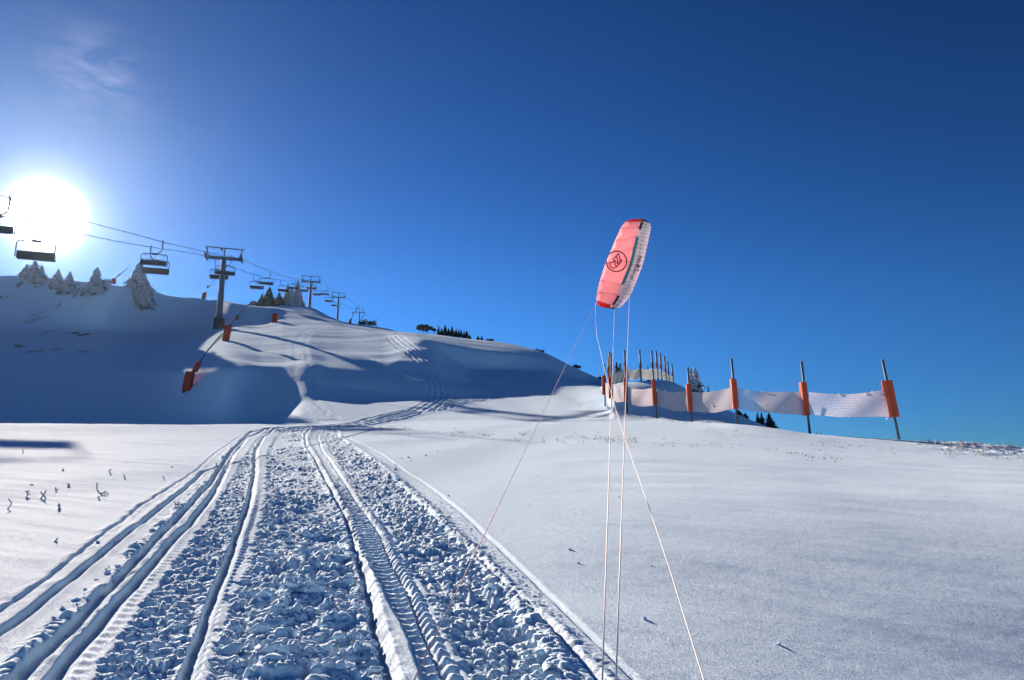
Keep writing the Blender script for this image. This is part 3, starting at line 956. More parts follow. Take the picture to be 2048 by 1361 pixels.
TE = [(0, 1203, 615), (0.03, 1196, 610), (0.07, 1193, 598), (0.2, 1195, 583), (0.33, 1200, 562), (0.5, 1211, 527), (0.65, 1222, 501), (0.8, 1235, 470), (0.9, 1245, 451), (0.96, 1254, 442), (1.0, 1264, 439)]
FE = [(0, 1218, 617), (0.03, 1219, 615), (0.07, 1225, 608), (0.2, 1236, 588), (0.33, 1241.5, 571), (0.5, 1260, 524), (0.65, 1268, 491), (0.8, 1275, 464), (0.9, 1280, 449), (0.96, 1283, 441), (1.0, 1283, 438)]   # front edge of the red panel
LE = [(0, 1229, 618.5), (0.03, 1234, 617), (0.07, 1241, 614), (0.2, 1262, 588), (0.33, 1271, 567), (0.5, 1286, 527), (0.65, 1293, 498), (0.8, 1299, 470), (0.9, 1301.5, 455), (0.96, 1299, 446), (1.0, 1288, 438.5)]
T_FE = 0.56
KD = 24.0


def kite_px(s, t):
    a, b, c = smooth_poly(TE, s), smooth_poly(FE, s), smooth_poly(LE, s)
    t = np.asarray(t, float)[..., None]
    lo = a + (b - a) * (t / T_FE)
    hi = b + (c - b) * ((t - T_FE) / (1 - T_FE))
    return np.where(t <= T_FE, lo, hi)


def kite_pt(s, t, lift=0.0):
    """point of the kite's lower skin; lift pushes it away from the pilot"""
    s = np.asarray(s, float) + 0 * np.asarray(t, float); t = np.asarray(t, float) + 0 * s
    q = kite_px(s, t)
    nose = np.clip((t - 0.82) / 0.18, 0, 1)
    dep = KD + 0.75 * (1 - (2 * s - 1) ** 2) - 0.55 * t + 0.34 * nose ** 2 + lift
    dx, dy = (q[..., 0] - CX) / F_PX, (CY - q[..., 1]) / F_PX
    return np.stack([dx * dep, (cP - dy * sP) * dep, CAM_Z + (sP + dy * cP) * dep], -1)


def fabric(name, col, trans=0.6, var=0.10, scale=9.0):
    m, t, b = new_mat(name)
    b.inputs["Base Color"].default_value = (*col, 1); b.inputs["Roughness"].default_value = 0.6
    b.inputs["Specular IOR Level"].default_value = 0.25
    tex = t.nodes.new("ShaderNodeTexNoise"); tex.inputs["Scale"].default_value = scale; tex.inputs["Detail"].default_value = 5
    co = t.nodes.new("ShaderNodeTexCoord"); t.links.new(co.outputs["Object"], tex.inputs["Vector"])
    mix = t.nodes.new("ShaderNodeMix"); mix.data_type = 'RGBA'
    mix.inputs["A"].default_value = (*[c * (1 - var) for c in col], 1); mix.inputs["B"].default_value = (*[min(1, c * (1 + var)) for c in col], 1)
    t.links.new(tex.outputs["Fac"], mix.inputs["Factor"]); t.links.new(mix.outputs["Result"], b.inputs["Base Color"])
    tr = t.nodes.new("ShaderNodeBsdfTranslucent"); t.links.new(mix.outputs["Result"], tr.inputs["Color"])
    bp = t.nodes.new("ShaderNodeBump"); bp.inputs["Strength"].default_value = 0.5; bp.inputs["Distance"].default_value = 0.06
    t.links.new(tex.outputs["Fac"], bp.inputs["Height"]); t.links.new(bp.outputs[0], b.inputs["Normal"]); t.links.new(bp.outputs[0], tr.inputs["Normal"])
    mx = t.nodes.new("ShaderNodeMixShader"); mx.inputs[0].default_value = trans
    t.links.new(b.outputs[0], mx.inputs[1]); t.links.new(tr.outputs[0], mx.inputs[2])
    t.links.new(mx.outputs[0], t.nodes["Material Output"].inputs["Surface"])
    return m


M_KPINK = fabric("ripstop_coral", (0.90, 0.50, 0.56), 0.6)
M_KRED = fabric("ripstop_red", (0.80, 0.045, 0.03), 0.5)
M_KWHITE = fabric("ripstop_white", (0.80, 0.90, 0.95), 0.40)
M_KTEAL = fabric("ripstop_teal", (0.02, 0.30, 0.33), 0.35)
M_KNAVY = fabric("ripstop_navy", (0.03, 0.05, 0.10), 0.2)
M_INK = simple("dark_print", (0.16, 0.012, 0.03), 0.6, 0, 0.05)
M_INKB = simple("black_print", (0.02, 0.025, 0.03), 0.6, 0, 0.05)
M_SEAM = simple("seam_tape", (0.50, 0.10, 0.10), 0.6, 0, 0.1)
M_SEAMW = simple("grey_seam_tape", (0.20, 0.23, 0.25), 0.6, 0, 0.1)
M_BACK = fabric("ripstop_back", (0.94, 0.47, 0.46), 0.68)

kroot = kite_pt(0.5, 0.5)
kite = thing("foil_kite", "coral and white foil kite with a round emblem flying above the snow", "kite", kroot)
NPINK, NCELL = 7, 25
pink_seams = [0.055, 0.185, 0.335, 0.505, 0.625, 0.745, 0.865, 0.945]


def patch(name, s0, s1, t0, t1, mat, ns, ntt, seams=None, puff=0.06, off=0.0, tilt0=0.0, tilt1=0.0):
    S = np.linspace(s0, s1, ns); T = np.linspace(0, 1, ntt)
    ss, uu = np.meshgrid(S, T, indexing='ij')
    tt = t0 + (t1 - t0) * uu
    ss = ss + tilt0 * 0
    lift = np.full(ss.shape, off)
    if seams is not None:
        sm = np.array(seams)
        idx = np.clip(np.searchsorted(sm, ss) - 1, 0, len(sm) - 2)
        f = np.clip((ss - sm[idx]) / (sm[idx + 1] - sm[idx]), 0, 1)
        lift = lift - puff * np.sqrt(np.clip(np.sin(np.pi * f), 0, 1)) * np.clip(np.sin(np.pi * np.clip(0.12 + 0.8 * uu, 0, 1)), 0, 1)
    lift = lift + 0.010 * fbm(ss * 40, tt * 9, 301, 3)
    V = (kite_pt(ss, tt, lift) - kroot).reshape(-1, 3)
    a = (np.arange(ns - 1)[:, None] * ntt + np.arange(ntt - 1)[None, :]).ravel()
    Q = np.stack([a, a + ntt, a + ntt + 1, a + 1], 1)
    me = mesh_from(name, V, Q); me.materials.append(mat)
    o = bpy.data.objects.new(name, me); COL.objects.link(o); o.parent = kite
    return o


cell_seams = np.linspace(0.0, 1.0, NCELL + 1)
patch("lower_panel", 0.055, 0.945, 0.0, T_FE, M_KPINK, 150, 26, pink_seams, 0.12)
patch("tip_panel", 0.0, 0.055, 0.0, T_FE, M_KRED, 14, 16)
patch("tip_panel", 0.945, 1.0, 0.0, T_FE, M_KRED, 14, 16)
patch("leading_edge", 0.03, 0.955, T_FE + 0.10, 1.0, M_KWHITE, 260, 16, cell_seams, 0.065)
patch("inner_strip", 0.175, 0.335, T_FE, T_FE + 0.10, M_KWHITE, 50, 6, cell_seams, 0.03)
patch("inner_strip", 0.745, 0.835, T_FE, T_FE + 0.10, M_KWHITE, 50, 6, cell_seams, 0.03)
patch("teal_stripe", 0.335, 0.745, T_FE, T_FE + 0.10, M_KTEAL, 60, 5, pink_seams, 0.02)
patch("tip_window", 0.06, 0.175, T_FE, T_FE + 0.10, M_KNAVY, 20, 5)
patch("tip_window", 0.835, 0.945, T_FE, T_FE + 0.10, M_KNAVY, 20, 5)
patch("tip_edge", 0.0, 0.03, T_FE + 0.0, 1.0, M_KNAVY, 8, 8)
patch("tip_edge", 0.955, 1.0, T_FE + 0.0, 1.0, M_KNAVY, 8, 8)
# the upper skin: an aerofoil arch behind the lower one
S = np.linspace(0, 1, 90); T = np.linspace(0, 1, 26)
ss, uu = np.meshgrid(S, T, indexing='ij')
arch = 0.30 * np.sin(np.pi * np.clip(uu, 0, 1) ** 1.5) * np.sin(np.pi * np.clip(ss, 0.0, 1.0)) ** 0.35 + 0.01
V = (kite_pt(ss, uu, arch) - kroot).reshape(-1, 3)
a = (np.arange(89)[:, None] * 26 + np.arange(25)[None, :]).ravel()
me = mesh_from("upper_skin", V, np.stack([a, a + 26, a + 27, a + 1], 1)[:, ::-1]); me.materials.append(M_BACK)
o = bpy.data.objects.new("upper_skin", me); COL.objects.link(o); o.parent = kite
# seams
for s0 in pink_seams:
    m = MB()
    m.tube([kite_pt(s0, t_, -0.012) - kroot for t_ in np.linspace(0.01, T_FE, 10)], 0.009, 4)
    m.build("panel_seam", M_SEAM, kite)
m = MB()
for s0 in cell_seams[1:-1]:
    P = [kite_pt(s0, t_, -0.008) - kroot for t_ in np.linspace(T_FE + 0.10, 1.0, 8)]
    m.tube(P, 0.007, 4)
m.tube([kite_pt(s_, 0.80, -0.035) - kroot for s_ in np.linspace(0.03, 0.955, 60)], 0.008, 4)
m.build("cell_seams", M_SEAMW, kite)


def kite_inv(px, py):
    s, t = 0.5, 0.3
    for _ in range(25):
        q = kite_px(np.array(s), np.array(t)); h = 1e-3
        js = (kite_px(np.array(s + h), np.array(t)) - q) / h; jt = (kite_px(np.array(s), np.array(t + h)) - q) / h
        J = np.array([[js[0], jt[0]], [js[1], jt[1]]]); e = np.array([px, py]) - q
        d = np.linalg.lstsq(J, e, rcond=None)[0]
        s = float(np.clip(s + d[0], 0.001, 0.999)); t = float(np.clip(t + d[1], 0.001, 0.999))
    return s, t


def stroke(mb, pts, w, lift=-0.14):
    """a painted line on the kite: a flat ribbon laid over the fabric (points in photo pixels)"""
    P = np.array(pts, float)
    seg = np.concatenate([[0], np.cumsum(np.hypot(*np.diff(P, axis=0).T))])
    n = max(3, int(seg[-1] / 0.8))
    k = np.linspace(0, seg[-1], n)
    X = np.interp(k, seg, P[:, 0]); Y = np.interp(k, seg, P[:, 1])
    tx, ty = np.gradient(X), np.gradient(Y); L = np.hypot(tx, ty) + 1e-9
    nx, ny = -ty / L * w / 2, tx / L * w / 2
    V = []
    for i in range(n):
        for sg in (-1, 1):
            s_, t_ = kite_inv(X[i] + sg * nx[i], Y[i] + sg * ny[i])
            V.append(kite_pt(s_, t_, lift) - kroot)
    mb.add(V, [(2 * i, 2 * i + 1, 2 * i + 3, 2 * i + 2) for i in range(n - 1)])


m = MB()
cxk, cyk, rk_ = 1232.8, 523.2, 20.4
stroke(m, [(cxk + rk_ * math.cos(a_), cyk + rk_ * math.sin(a_)) for a_ in np.linspace(0, 2 * math.pi, 60)], 2.5)
zq = lambda L_: [(1200 + a_ / 17.0, 480 + b_ / 17.0) for a_, b_ in L_]
stroke(m, zq([(430, 690), (560, 550), (632, 465), (655, 560), (692, 690), (735, 672)]), 2.1, -0.145)
stroke(m, zq([(692, 690), (640, 760), (578, 832), (590, 750), (597, 640), (555, 572)]), 2.2, -0.15)
stroke(m, zq([(320, 792), (420, 770), (525, 690), (503, 790), (525, 860), (560, 905)]), 2.2, -0.15)
stroke(m, zq([(320, 792), (350, 900), (420, 970), (500, 955), (590, 895), (670, 810), (750, 690)]), 2.1, -0.145)
m.build("emblem", M_INK, kite)
# the lettering that runs along the white leading edge
cu = bpy.data.curves.new("lettering_text", 'FONT'); cu.body = "FLYSURFER"; cu.size = 1.0; cu.space_character = 1.1; cu.offset = 0.025
to = bpy.data.objects.new("lettering_text", cu); COL.objects.link(to)
bpy.context.view_layer.update()
dg = bpy.context.evaluated_depsgraph_get()
tm = bpy.data.meshes.new_from_object(to.evaluated_get(dg))
tv = np.array([v.co[:2] for v in tm.vertices]); tf = [tuple(p.vertices) for p in tm.polygons]
bpy.data.objects.remove(to); bpy.data.meshes.remove(tm); bpy.data.curves.remove(cu)
L0, L1_ = np.array([1261.5, 559.0]), np.array([1281.0, 510.5])
wd = tv[:, 0].max(); dirv = (L1_ - L0); nrmv = np.array([dirv[1], -dirv[0]]) / np.hypot(*dirv)
V = []
for u_, v_ in tv:
    q = L0 + dirv * (u_ / wd) - nrmv * (v_ * 7.4 - 1.4)
    s_, t_ = kite_inv(*q); V.append(kite_pt(s_, t_, -0.08) - kroot)
m = MB(); m.add(V, tf); m.build("lettering", M_INKB, kite)
m = MB()
stroke(m, [(1275.5, 536.5), (1279.5, 531.0)], 3.2, -0.08); stroke(m, [(1272.8, 541.5), (1276.6, 543.0)], 1.2, -0.08); stroke(m, [(1274.0, 539.3), (1277.8, 540.8)], 1.2, -0.08)
m.build("size_mark", M_INKB, kite)
# bridle
m = MB()
for s0, t0 in ((0.02, 0.95), (0.10, 0.92), (0.2, 0.93), (0.02, 0.5), (0.2, 0.75)):
    m.tube([kite_pt(s0, t0, -0.01) - kroot, kite_pt(0.02, 0.98, -0.2) - kroot], 0.0025, 3)
m.build("bridle", M_SEAMW, kite)

# ------------------------------------------------------------------ kite lines
M_LINEP = simple("pink_line", (0.62, 0.36, 0.36), 0.6, 0, 0.12, 40)
M_LINEW = simple("pale_line", (0.66, 0.62, 0.64), 0.6, 0, 0.12, 40)


def kline(pts, label, mat, r0, r1, name="kite_line"):
    W = [at(px, py, d) for px, py, d in pts]
    m = MB(); n = len(W)
    ds = [p[2] for p in pts]
    m.tube(W, [r1 + (r0 - r1) * (d - min(ds)) / (max(ds) - min(ds)) for d in ds], 6)
    o = m.build(name, mat, None, None, True)
    return tag(o, label, "kite line", "lines running up to the kite")


def straight(p0, d0, p1, d1, n=24):
    A, B = at(*p0, d0), at(*p1, d1)
    out_ = []
    for f in np.linspace(0, 1, n):
        P = A + (B - A) * f
        v = P - np.array([0, 0, CAM_Z]); dep = v[1] * cP + v[2] * sP
        out_.append((CX + v[0] / dep * F_PX, CY - (-v[1] * sP + v[2] * cP) / dep * F_PX, dep))
    return out_


kline(straight((1193, 604), 24.2, (790, 1440), 1.75), "reddish kite line slanting from the kite's left tip across the track", M_LINEP, 0.0036, 0.0021)
kline(straight((1229, 617), 24.0, (1202, 1440), 1.75), "pale kite line, left one of the two near-vertical lines", M_LINEW, 0.0036, 0.0023)
kline(straight((1259, 590), 24.2, (1229, 1440), 1.75), "pale kite line, right one of the two near-vertical lines", M_LINEW, 0.0036, 0.0024)
sl = [(1191, 606), (1191, 640), (1194, 675), (1200, 699), (1207, 730), (1213, 754), (1219, 774), (1223, 789), (1227, 804), (1234, 827), (1241, 849), (1248, 872), (1265, 920), (1300, 1020), (1340, 1140), (1380, 1270), (1408, 1361), (1430, 1440)]
yy = np.array([p[1] for p in sl], float)
inv = 1 / 24.3 + (1 / 1.75 - 1 / 24.3) * (yy - yy[0]) / (yy[-1] - yy[0])
kline([(p[0], p[1], 1 / i) for p, i in zip(sl, inv)], "slack thin kite line curving down past the fence to the right", M_LINEW, 0.0024, 0.0019)

# ------------------------------------------------------------------ fences
def net_material(name, col, trans=0.5):
    m, t, b = new_mat(name)
    b.inputs["Base Color"].default_value = (*col, 1); b.inputs["Roughness"].default_value = 0.8
    tr = t.nodes.new("ShaderNodeBsdfTranslucent"); tr.inputs["Color"].default_value = (*col, 1)
    mx = t.nodes.new("ShaderNodeMixShader"); mx.inputs[0].default_value = trans
    t.links.new(b.outputs[0], mx.inputs[1]); t.links.new(tr.outputs[0], mx.inputs[2])
    t.links.new(mx.outputs[0], t.nodes["Material Output"].inputs["Surface"])
    return m


M_NETP = net_material("frosted_orange_net", (0.60, 0.60, 0.68), 0.58)
M_NETW = net_material("frosted_pale_net", (0.50, 0.54, 0.56), 0.4)
M_FROST = simple("frost", (0.80, 0.84, 0.90), 0.7, 0, 0.08, 12)


def crv(P, u):
    P = np.array(P, float)
    k = (P[:, 0] - P[0, 0]) / (P[-1, 0] - P[0, 0])
    if len(P) == 2:
        return P[0] + (P[1] - P[0]) * u[:, None]
    return np.stack([np.interp(u, k, P[:, 0]), pchip(k, P[:, 1], u)], -1)


def net(top, bot, d0, d1, cell, cover, origin, mat, parent, frost=0):
    """a real lattice of flat cords between two posts; cover(u) = share of each cell that the frosted cord fills"""
    L = math.hypot((top[-1][0] - top[0][0]) / F_PX * (d0 + d1) / 2, d1 - d0)
    Hh = abs(bot[0][1] - top[0][1]) / F_PX * d0
    nu, nv = max(6, int(L / cell)), max(5, int(Hh / cell))

    def P(u, v):
        tq, bq = crv(top, u), crv(bot, u)
        q = tq + (bq - tq) * v[:, None]
        d = d0 + (d1 - d0) * u + 0.14 * np.sin(np.pi * u) * (0.3 + v) + 0.05 * np.sin(u * 9 + v * 4)
        dx, dy = (q[:, 0] - CX) / F_PX, (CY - q[:, 1]) / F_PX
        return np.stack([dx * d, (cP - dy * sP) * d, CAM_Z + (sP + dy * cP) * d], -1) - origin

    vs, fs = [], []; n0 = 0
    def strip(U0, V0, U1, V1):
        nonlocal n0
        A = P(U0, V0); B = P(U1, V1); n = len(U0)
        vs.append(np.stack([A, B], 1).reshape(-1, 3))
        k = np.arange(n - 1)
        fs.append(np.stack([2 * k, 2 * k + 1, 2 * k + 3, 2 * k + 2], 1) + n0); n0 += 2 * n
    su = np.linspace(0, 1, nu * 2 + 1); sv = np.linspace(0, 1, nv + 1)
    for j in range(nv + 1):                                     # long cords
        c = np.clip(cover(su), 0.02, 0.97); w = c / nv * 0.5
        if j in (0, nv): w = w * 0 + 0.7 / nv * 0.5
        v0 = np.clip(j / nv - w, 0, 1.0); v1 = np.clip(j / nv + w, 0, 1.0)
        strip(su, v0, su, v1)
    for i in range(nu + 1):                                     # cross cords
        u = i / nu; c = float(np.clip(cover(np.array([u])), 0.02, 0.97)[0]); w = c / nu * 0.5
        strip(np.full(nv + 1, max(0, u - w)), sv, np.full(nv + 1, min(1, u + w)), sv)
    me = mesh_from("net", np.concatenate(vs), np.concatenate(fs)); me.materials.append(mat)
    o = bpy.data.objects.new("net", me); COL.objects.link(o); o.parent = parent
    return o


def post(base, top, pad_b, pad_t, depth, wpad, dpad, origin, parent, yaw, rad=0.055, padmat=None):
    """leaning pole with a padded sleeve; photo points at a camera depth"""
    B, T = at(*base, depth), at(*top, depth)
    ax = (T - B) / np.linalg.norm(T - B)
    q = bpy.data.objects.new("post", None)
    me_o = B - origin
    m = MB(); m.tube([-ax * 0.7, (T - B) * 0.5, T - B], [rad * 1.1, rad * 1.05, rad], 9)
    m.tube([T - B, T - B + ax * 0.02], [rad * 1.15, rad * 0.9], 9)
    po = m.build("post", M_POST, parent, None, True); po.location = tuple(me_o)
    p0, p1 = at(*pad_b, depth) - B, at(*pad_t, depth) - B
    f = np.array([math.cos(yaw), math.sin(yaw), 0]); g = np.array([-math.sin(yaw), math.cos(yaw), 0])
    m = MB(); n = 12
    prof = []
    for kk in range(16):
        an = 2 * math.pi * kk / 16 + 0.196
        c_, s_ = math.cos(an), math.sin(an); sq = (abs(c_) ** 6 + abs(s_) ** 6) ** (-1 / 6)
        prof.append((c_ * sq * 0.5, s_ * sq * 0.5))
    seed = abs(hash((round(base[0]), 3))) % 97
    for i in range(n):
        u = i / (n - 1); P0 = p0 + (p1 - p0) * u
        lump = 1 + 0.06 * math.sin(i * 2.1 + seed) - (0.05 if i in (0, n - 1) else 0)
        for a_, b2 in prof:
            k = lump if a_ > 0 else 1.0
            m.v.append(tuple(P0 + f * (a_ * wpad * k + 0.02) + g * (b2 * dpad)))
        if i:
            for kk in range(16):
                k2 = (kk + 1) % 16
                m.f.append(((i - 1) * 16 + kk, (i - 1) * 16 + k2, i * 16 + k2, i * 16 + kk))
    m.f.append(tuple(range(15, -1, -1))); m.f.append(tuple((n - 1) * 16 + kk for kk in range(16)))
    pa = m.build("pad", padmat or M_ORANGE, po)
    for k in range(0):
        pass
    return po


bpy.data.objects  # (fence posts are parts of their fence, pads are parts of their post)
FP = [  # base, top, pad foot, pad head, depth, pad width, pad depth, yaw
 ((1210.5, 812), (1209, 728), (1208, 790), (1207.5, 752), 56, 0.26, 0.36, -0.5),
 ((1223.5, 818), (1221.5, 731), (1221.5, 797), (1220.5, 755), 53, 0.26, 0.36, -0.5),
 ((1254.5, 829), (1250.5, 731), (1251.5, 803), (1250.3, 758), 48, 0.24, 0.36, -0.35),
 ((1313.8, 839), (1305, 736), (1309.5, 811), (1306.3, 760), 43.5, 0.26, 0.36, -0.2),
 ((1383.5, 848), (1375.5, 736), (1379.5, 823), (1375.8, 769), 41, 0.26, 0.38, -0.1),
 ((1475, 850), (1463, 718), (1470, 818), (1465.3, 759), 37.2, 0.28, 0.40, 0.0),
 ((1620.5, 873), (1603, 724), (1612, 831), (1604.5, 765.5), 34.2, 0.27, 0.38, 0.1),
 ((1799, 883), (1765, 720.5), (1787, 834.5), (1772.5, 762), 32.2, 0.32, 0.42, 0.45),
]
forg = at(*FP[5][0], FP[5][4])
fence = thing("safety_fence", "front safety fence of frosted orange netting on poles with orange pads", "fence", forg)
for b_, t_, pb, ptp, d_, w_, dp_, yw in FP:
    post(b_, t_, pb, ptp, d_, w_, dp_, forg, fence, yw)
SP = [
 ([(1209, 764), (1213, 768), (1219, 770)], [(1210, 790), (1214, 796), (1220, 799.5)], lambda u: 0.92 + 0 * u),
 ([(1223, 770), (1234, 772.5), (1248, 769.5)], [(1224, 799), (1236, 805), (1248, 804)], lambda u: 0.93 + 0 * u),
 ([(1253, 773), (1268, 778), (1283, 779), (1305, 776)], [(1254, 803), (1268, 811), (1285, 813.5), (1307, 812)], lambda u: 0.90 + 0 * u),
 ([(1311, 780), (1327, 783), (1345, 785), (1373, 783)], [(1313, 811), (1330, 817), (1350, 822.5), (1376, 823)], lambda u: 0.86 - 0.10 * np.exp(-((u - 0.25) / 0.1) ** 2)),
 ([(1380, 784), (1400, 785.5), (1420, 784), (1462, 776)], [(1382, 822), (1402, 825), (1425, 826), (1466, 817)], lambda u: 0.80 + 0.06 * u),
 ([(1471, 775.5), (1500, 781), (1530, 784.5), (1602, 784)], [(1474, 818), (1500, 822), (1530, 825), (1608, 831)], lambda u: 0.38 + 0.36 * smooth(u, 0.22, 0.45)),
 ([(1612, 784), (1645, 787.5), (1680, 789), (1725, 787), (1769, 780)], [(1616, 829), (1650, 832), (1685, 834.5), (1735, 834), (1779, 834)], lambda u: 0.36 + 0.18 * smooth(u, 0.35, 0.7)),
]
for i, (tp, bt, cv) in enumerate(SP):
    net(tp, bt, FP[i][4], FP[i + 1][4], 0.085, cv, forg, M_NETP, fence)
# clots of snow stuck to the net and its edges
m = MB()
for (px, py, s_) in [(1498, 781, 3), (1526, 785, 4), (1563, 786, 3), (1534, 812, 4), (1536, 818, 3), (1545, 825, 3), (1678, 789, 4), (1730, 787, 4), (1745, 784, 3), (1762, 790, 4), (1766, 797, 3), (1768, 806, 3), (1700, 834, 4), (1747, 834, 3), (1774, 838, 3), (1314, 781, 4), (1330, 782, 3), (1422, 806, 3), (1425, 812, 3), (1445, 819, 3)]:
    d_ = float(np.interp(px, [p[0][0] for p in FP], [p[4] for p in FP])) - 0.12
    c = at(px, py, d_) - forg; R_ = s_ / F_PX * d_ * 0.5
    m = MB()
    for k in range(3):
        c2 = c + rng.normal(size=3) * R_ * 0.35
        m.tube([c2 - np.array([0, 0, R_]), c2 - np.array([0, 0, R_ * 0.4]), c2 + np.array([0, 0, R_ * 0.4]), c2 + np.array([0, 0, R_])], [R_ * 0.2, R_ * 0.8, R_ * 0.8, R_ * 0.2], 6)
    m.build("snow_clot", M_FROST, fence)

RP = [((1217, 772), (1216, 714), (1216.8, 748), (1216.2, 738), 62), ((1220.5, 774), (1219, 704), (1219.8, 745), (1219.3, 735), 61.5), ((1223.5, 775), (1221.8, 707), (1222.5, 745), (1222.2, 735), 61),
 ((1252, 768), (1248.8, 701), (1250.2, 741), (1249.8, 728), 60), ((1282.5, 764), (1279, 700), (1280.8, 737), (1280.2, 728), 59.5), ((1306.5, 762), (1303, 702), (1304.8, 736), (1304.3, 727), 60),
 ((1316, 759), (1311.8, 702.5), (1313.8, 735), (1313.2, 727), 62), ((1323.5, 759), (1320, 707), (1321.8, 737), (1321.3, 731), 64), ((1332.5, 763), (1328.7, 713), (1330.7, 743), (1330.2, 738), 66),
 ((1338, 764), (1335, 724), (1336.4, 749), (1336.1, 744), 68), ((1346.8, 766), (1343.3, 728), (1345, 752), (1344.6, 748), 70)]
rorg = at(*RP[4][0], RP[4][4])
rfence = thing("safety_fence", "rear safety fence of whitish netting on thin poles on top of the mound", "fence", rorg)
for b_, t_, pb, ptp, d_ in RP:
    post(b_, t_, pb, ptp, d_, 0.20, 0.22, rorg, rfence, -0.2, 0.07, M_RED)
RS_ = [
 (2, 3, [(1224, 747), (1235, 745.5), (1243, 743), (1250.5, 738)], [(1224.5, 766), (1231, 769), (1239, 768.5), (1251.5, 762)]),
 (3, 4, [(1251.5, 734), (1259, 739.5), (1267, 741), (1281, 735)], [(1252, 757), (1260, 760), (1268, 760.5), (1282, 756)]),
 (4, 5, [(1281, 736), (1288, 739), (1294, 740), (1305, 736)], [(1282, 757), (1290, 759.5), (1297, 760), (1306, 758)]),
 (5, 6, [(1306, 737), (1310, 739), (1314.5, 737)], [(1306.5, 757), (1311, 758), (1315.7, 757)]),
 (6, 7, [(1314.5, 738), (1318, 740), (1322, 739)], [(1316, 757), (1319, 758), (1323.3, 757)]),
 (7, 8, [(1322, 741), (1327, 745), (1331, 745)], [(1323.4, 758), (1328, 760), (1332.3, 761)]),
 (8, 9, [(1331, 746), (1334, 748), (1336.7, 748)], [(1332.5, 761), (1335, 762), (1337.8, 763)]),
 (9, 10, [(1336.8, 749), (1341, 752), (1345.4, 753)], [(1338, 763), (1342, 765), (1346.7, 765)]),
]
for a_, b_, tp, bt in RS_:
    net(tp, bt, RP[a_][4], RP[b_][4], 0.16, lambda u: 0.90 + 0 * u, rorg, M_NETW, rfence)

# ------------------------------------------------------------------ trees
def foliage_mat(name, dark, pale, amount):
    m, t, b = new_mat(name)
    co = t.nodes.new("ShaderNodeTexCoord"); n = t.nodes.new("ShaderNodeTexNoise"); n.inputs["Scale"].default_value = 1.6; n.inputs["Detail"].default_value = 6
    t.links.new(co.outputs["Object"], n.inputs["Vector"])
    r_ = t.nodes.new("ShaderNodeMapRange"); r_.inputs["From Min"].default_value = 0.62 - amount * 0.5; r_.inputs["From Max"].default_value = 0.80 - amount * 0.5
    t.links.new(n.outputs["Fac"], r_.inputs["Value"])
    mix = t.nodes.new("ShaderNodeMix"); mix.data_type = 'RGBA'
    mix.inputs["A"].default_value = (*dark, 1); mix.inputs["B"].default_value = (*pale, 1)
    t.links.new(r_.outputs[0], mix.inputs["Factor"]); t.links.new(mix.outputs["Result"], b.inputs["Base Color"])
    b.inputs["Roughness"].default_value = 0.85; b.inputs["Specular IOR Level"].default_value = 0.1
    return m


M_SPRUCE = foliage_mat("spruce_needles", (0.035, 0.050, 0.040), (0.45, 0.50, 0.54), 0.22)
M_FROSTED = foliage_mat("frosted_needles", (0.10, 0.13, 0.16), (0.58, 0.68, 0.82), 0.62)
M_BARK = simple("bark", (0.09, 0.07, 0.055), 0.9, 0, 0.2, 8)


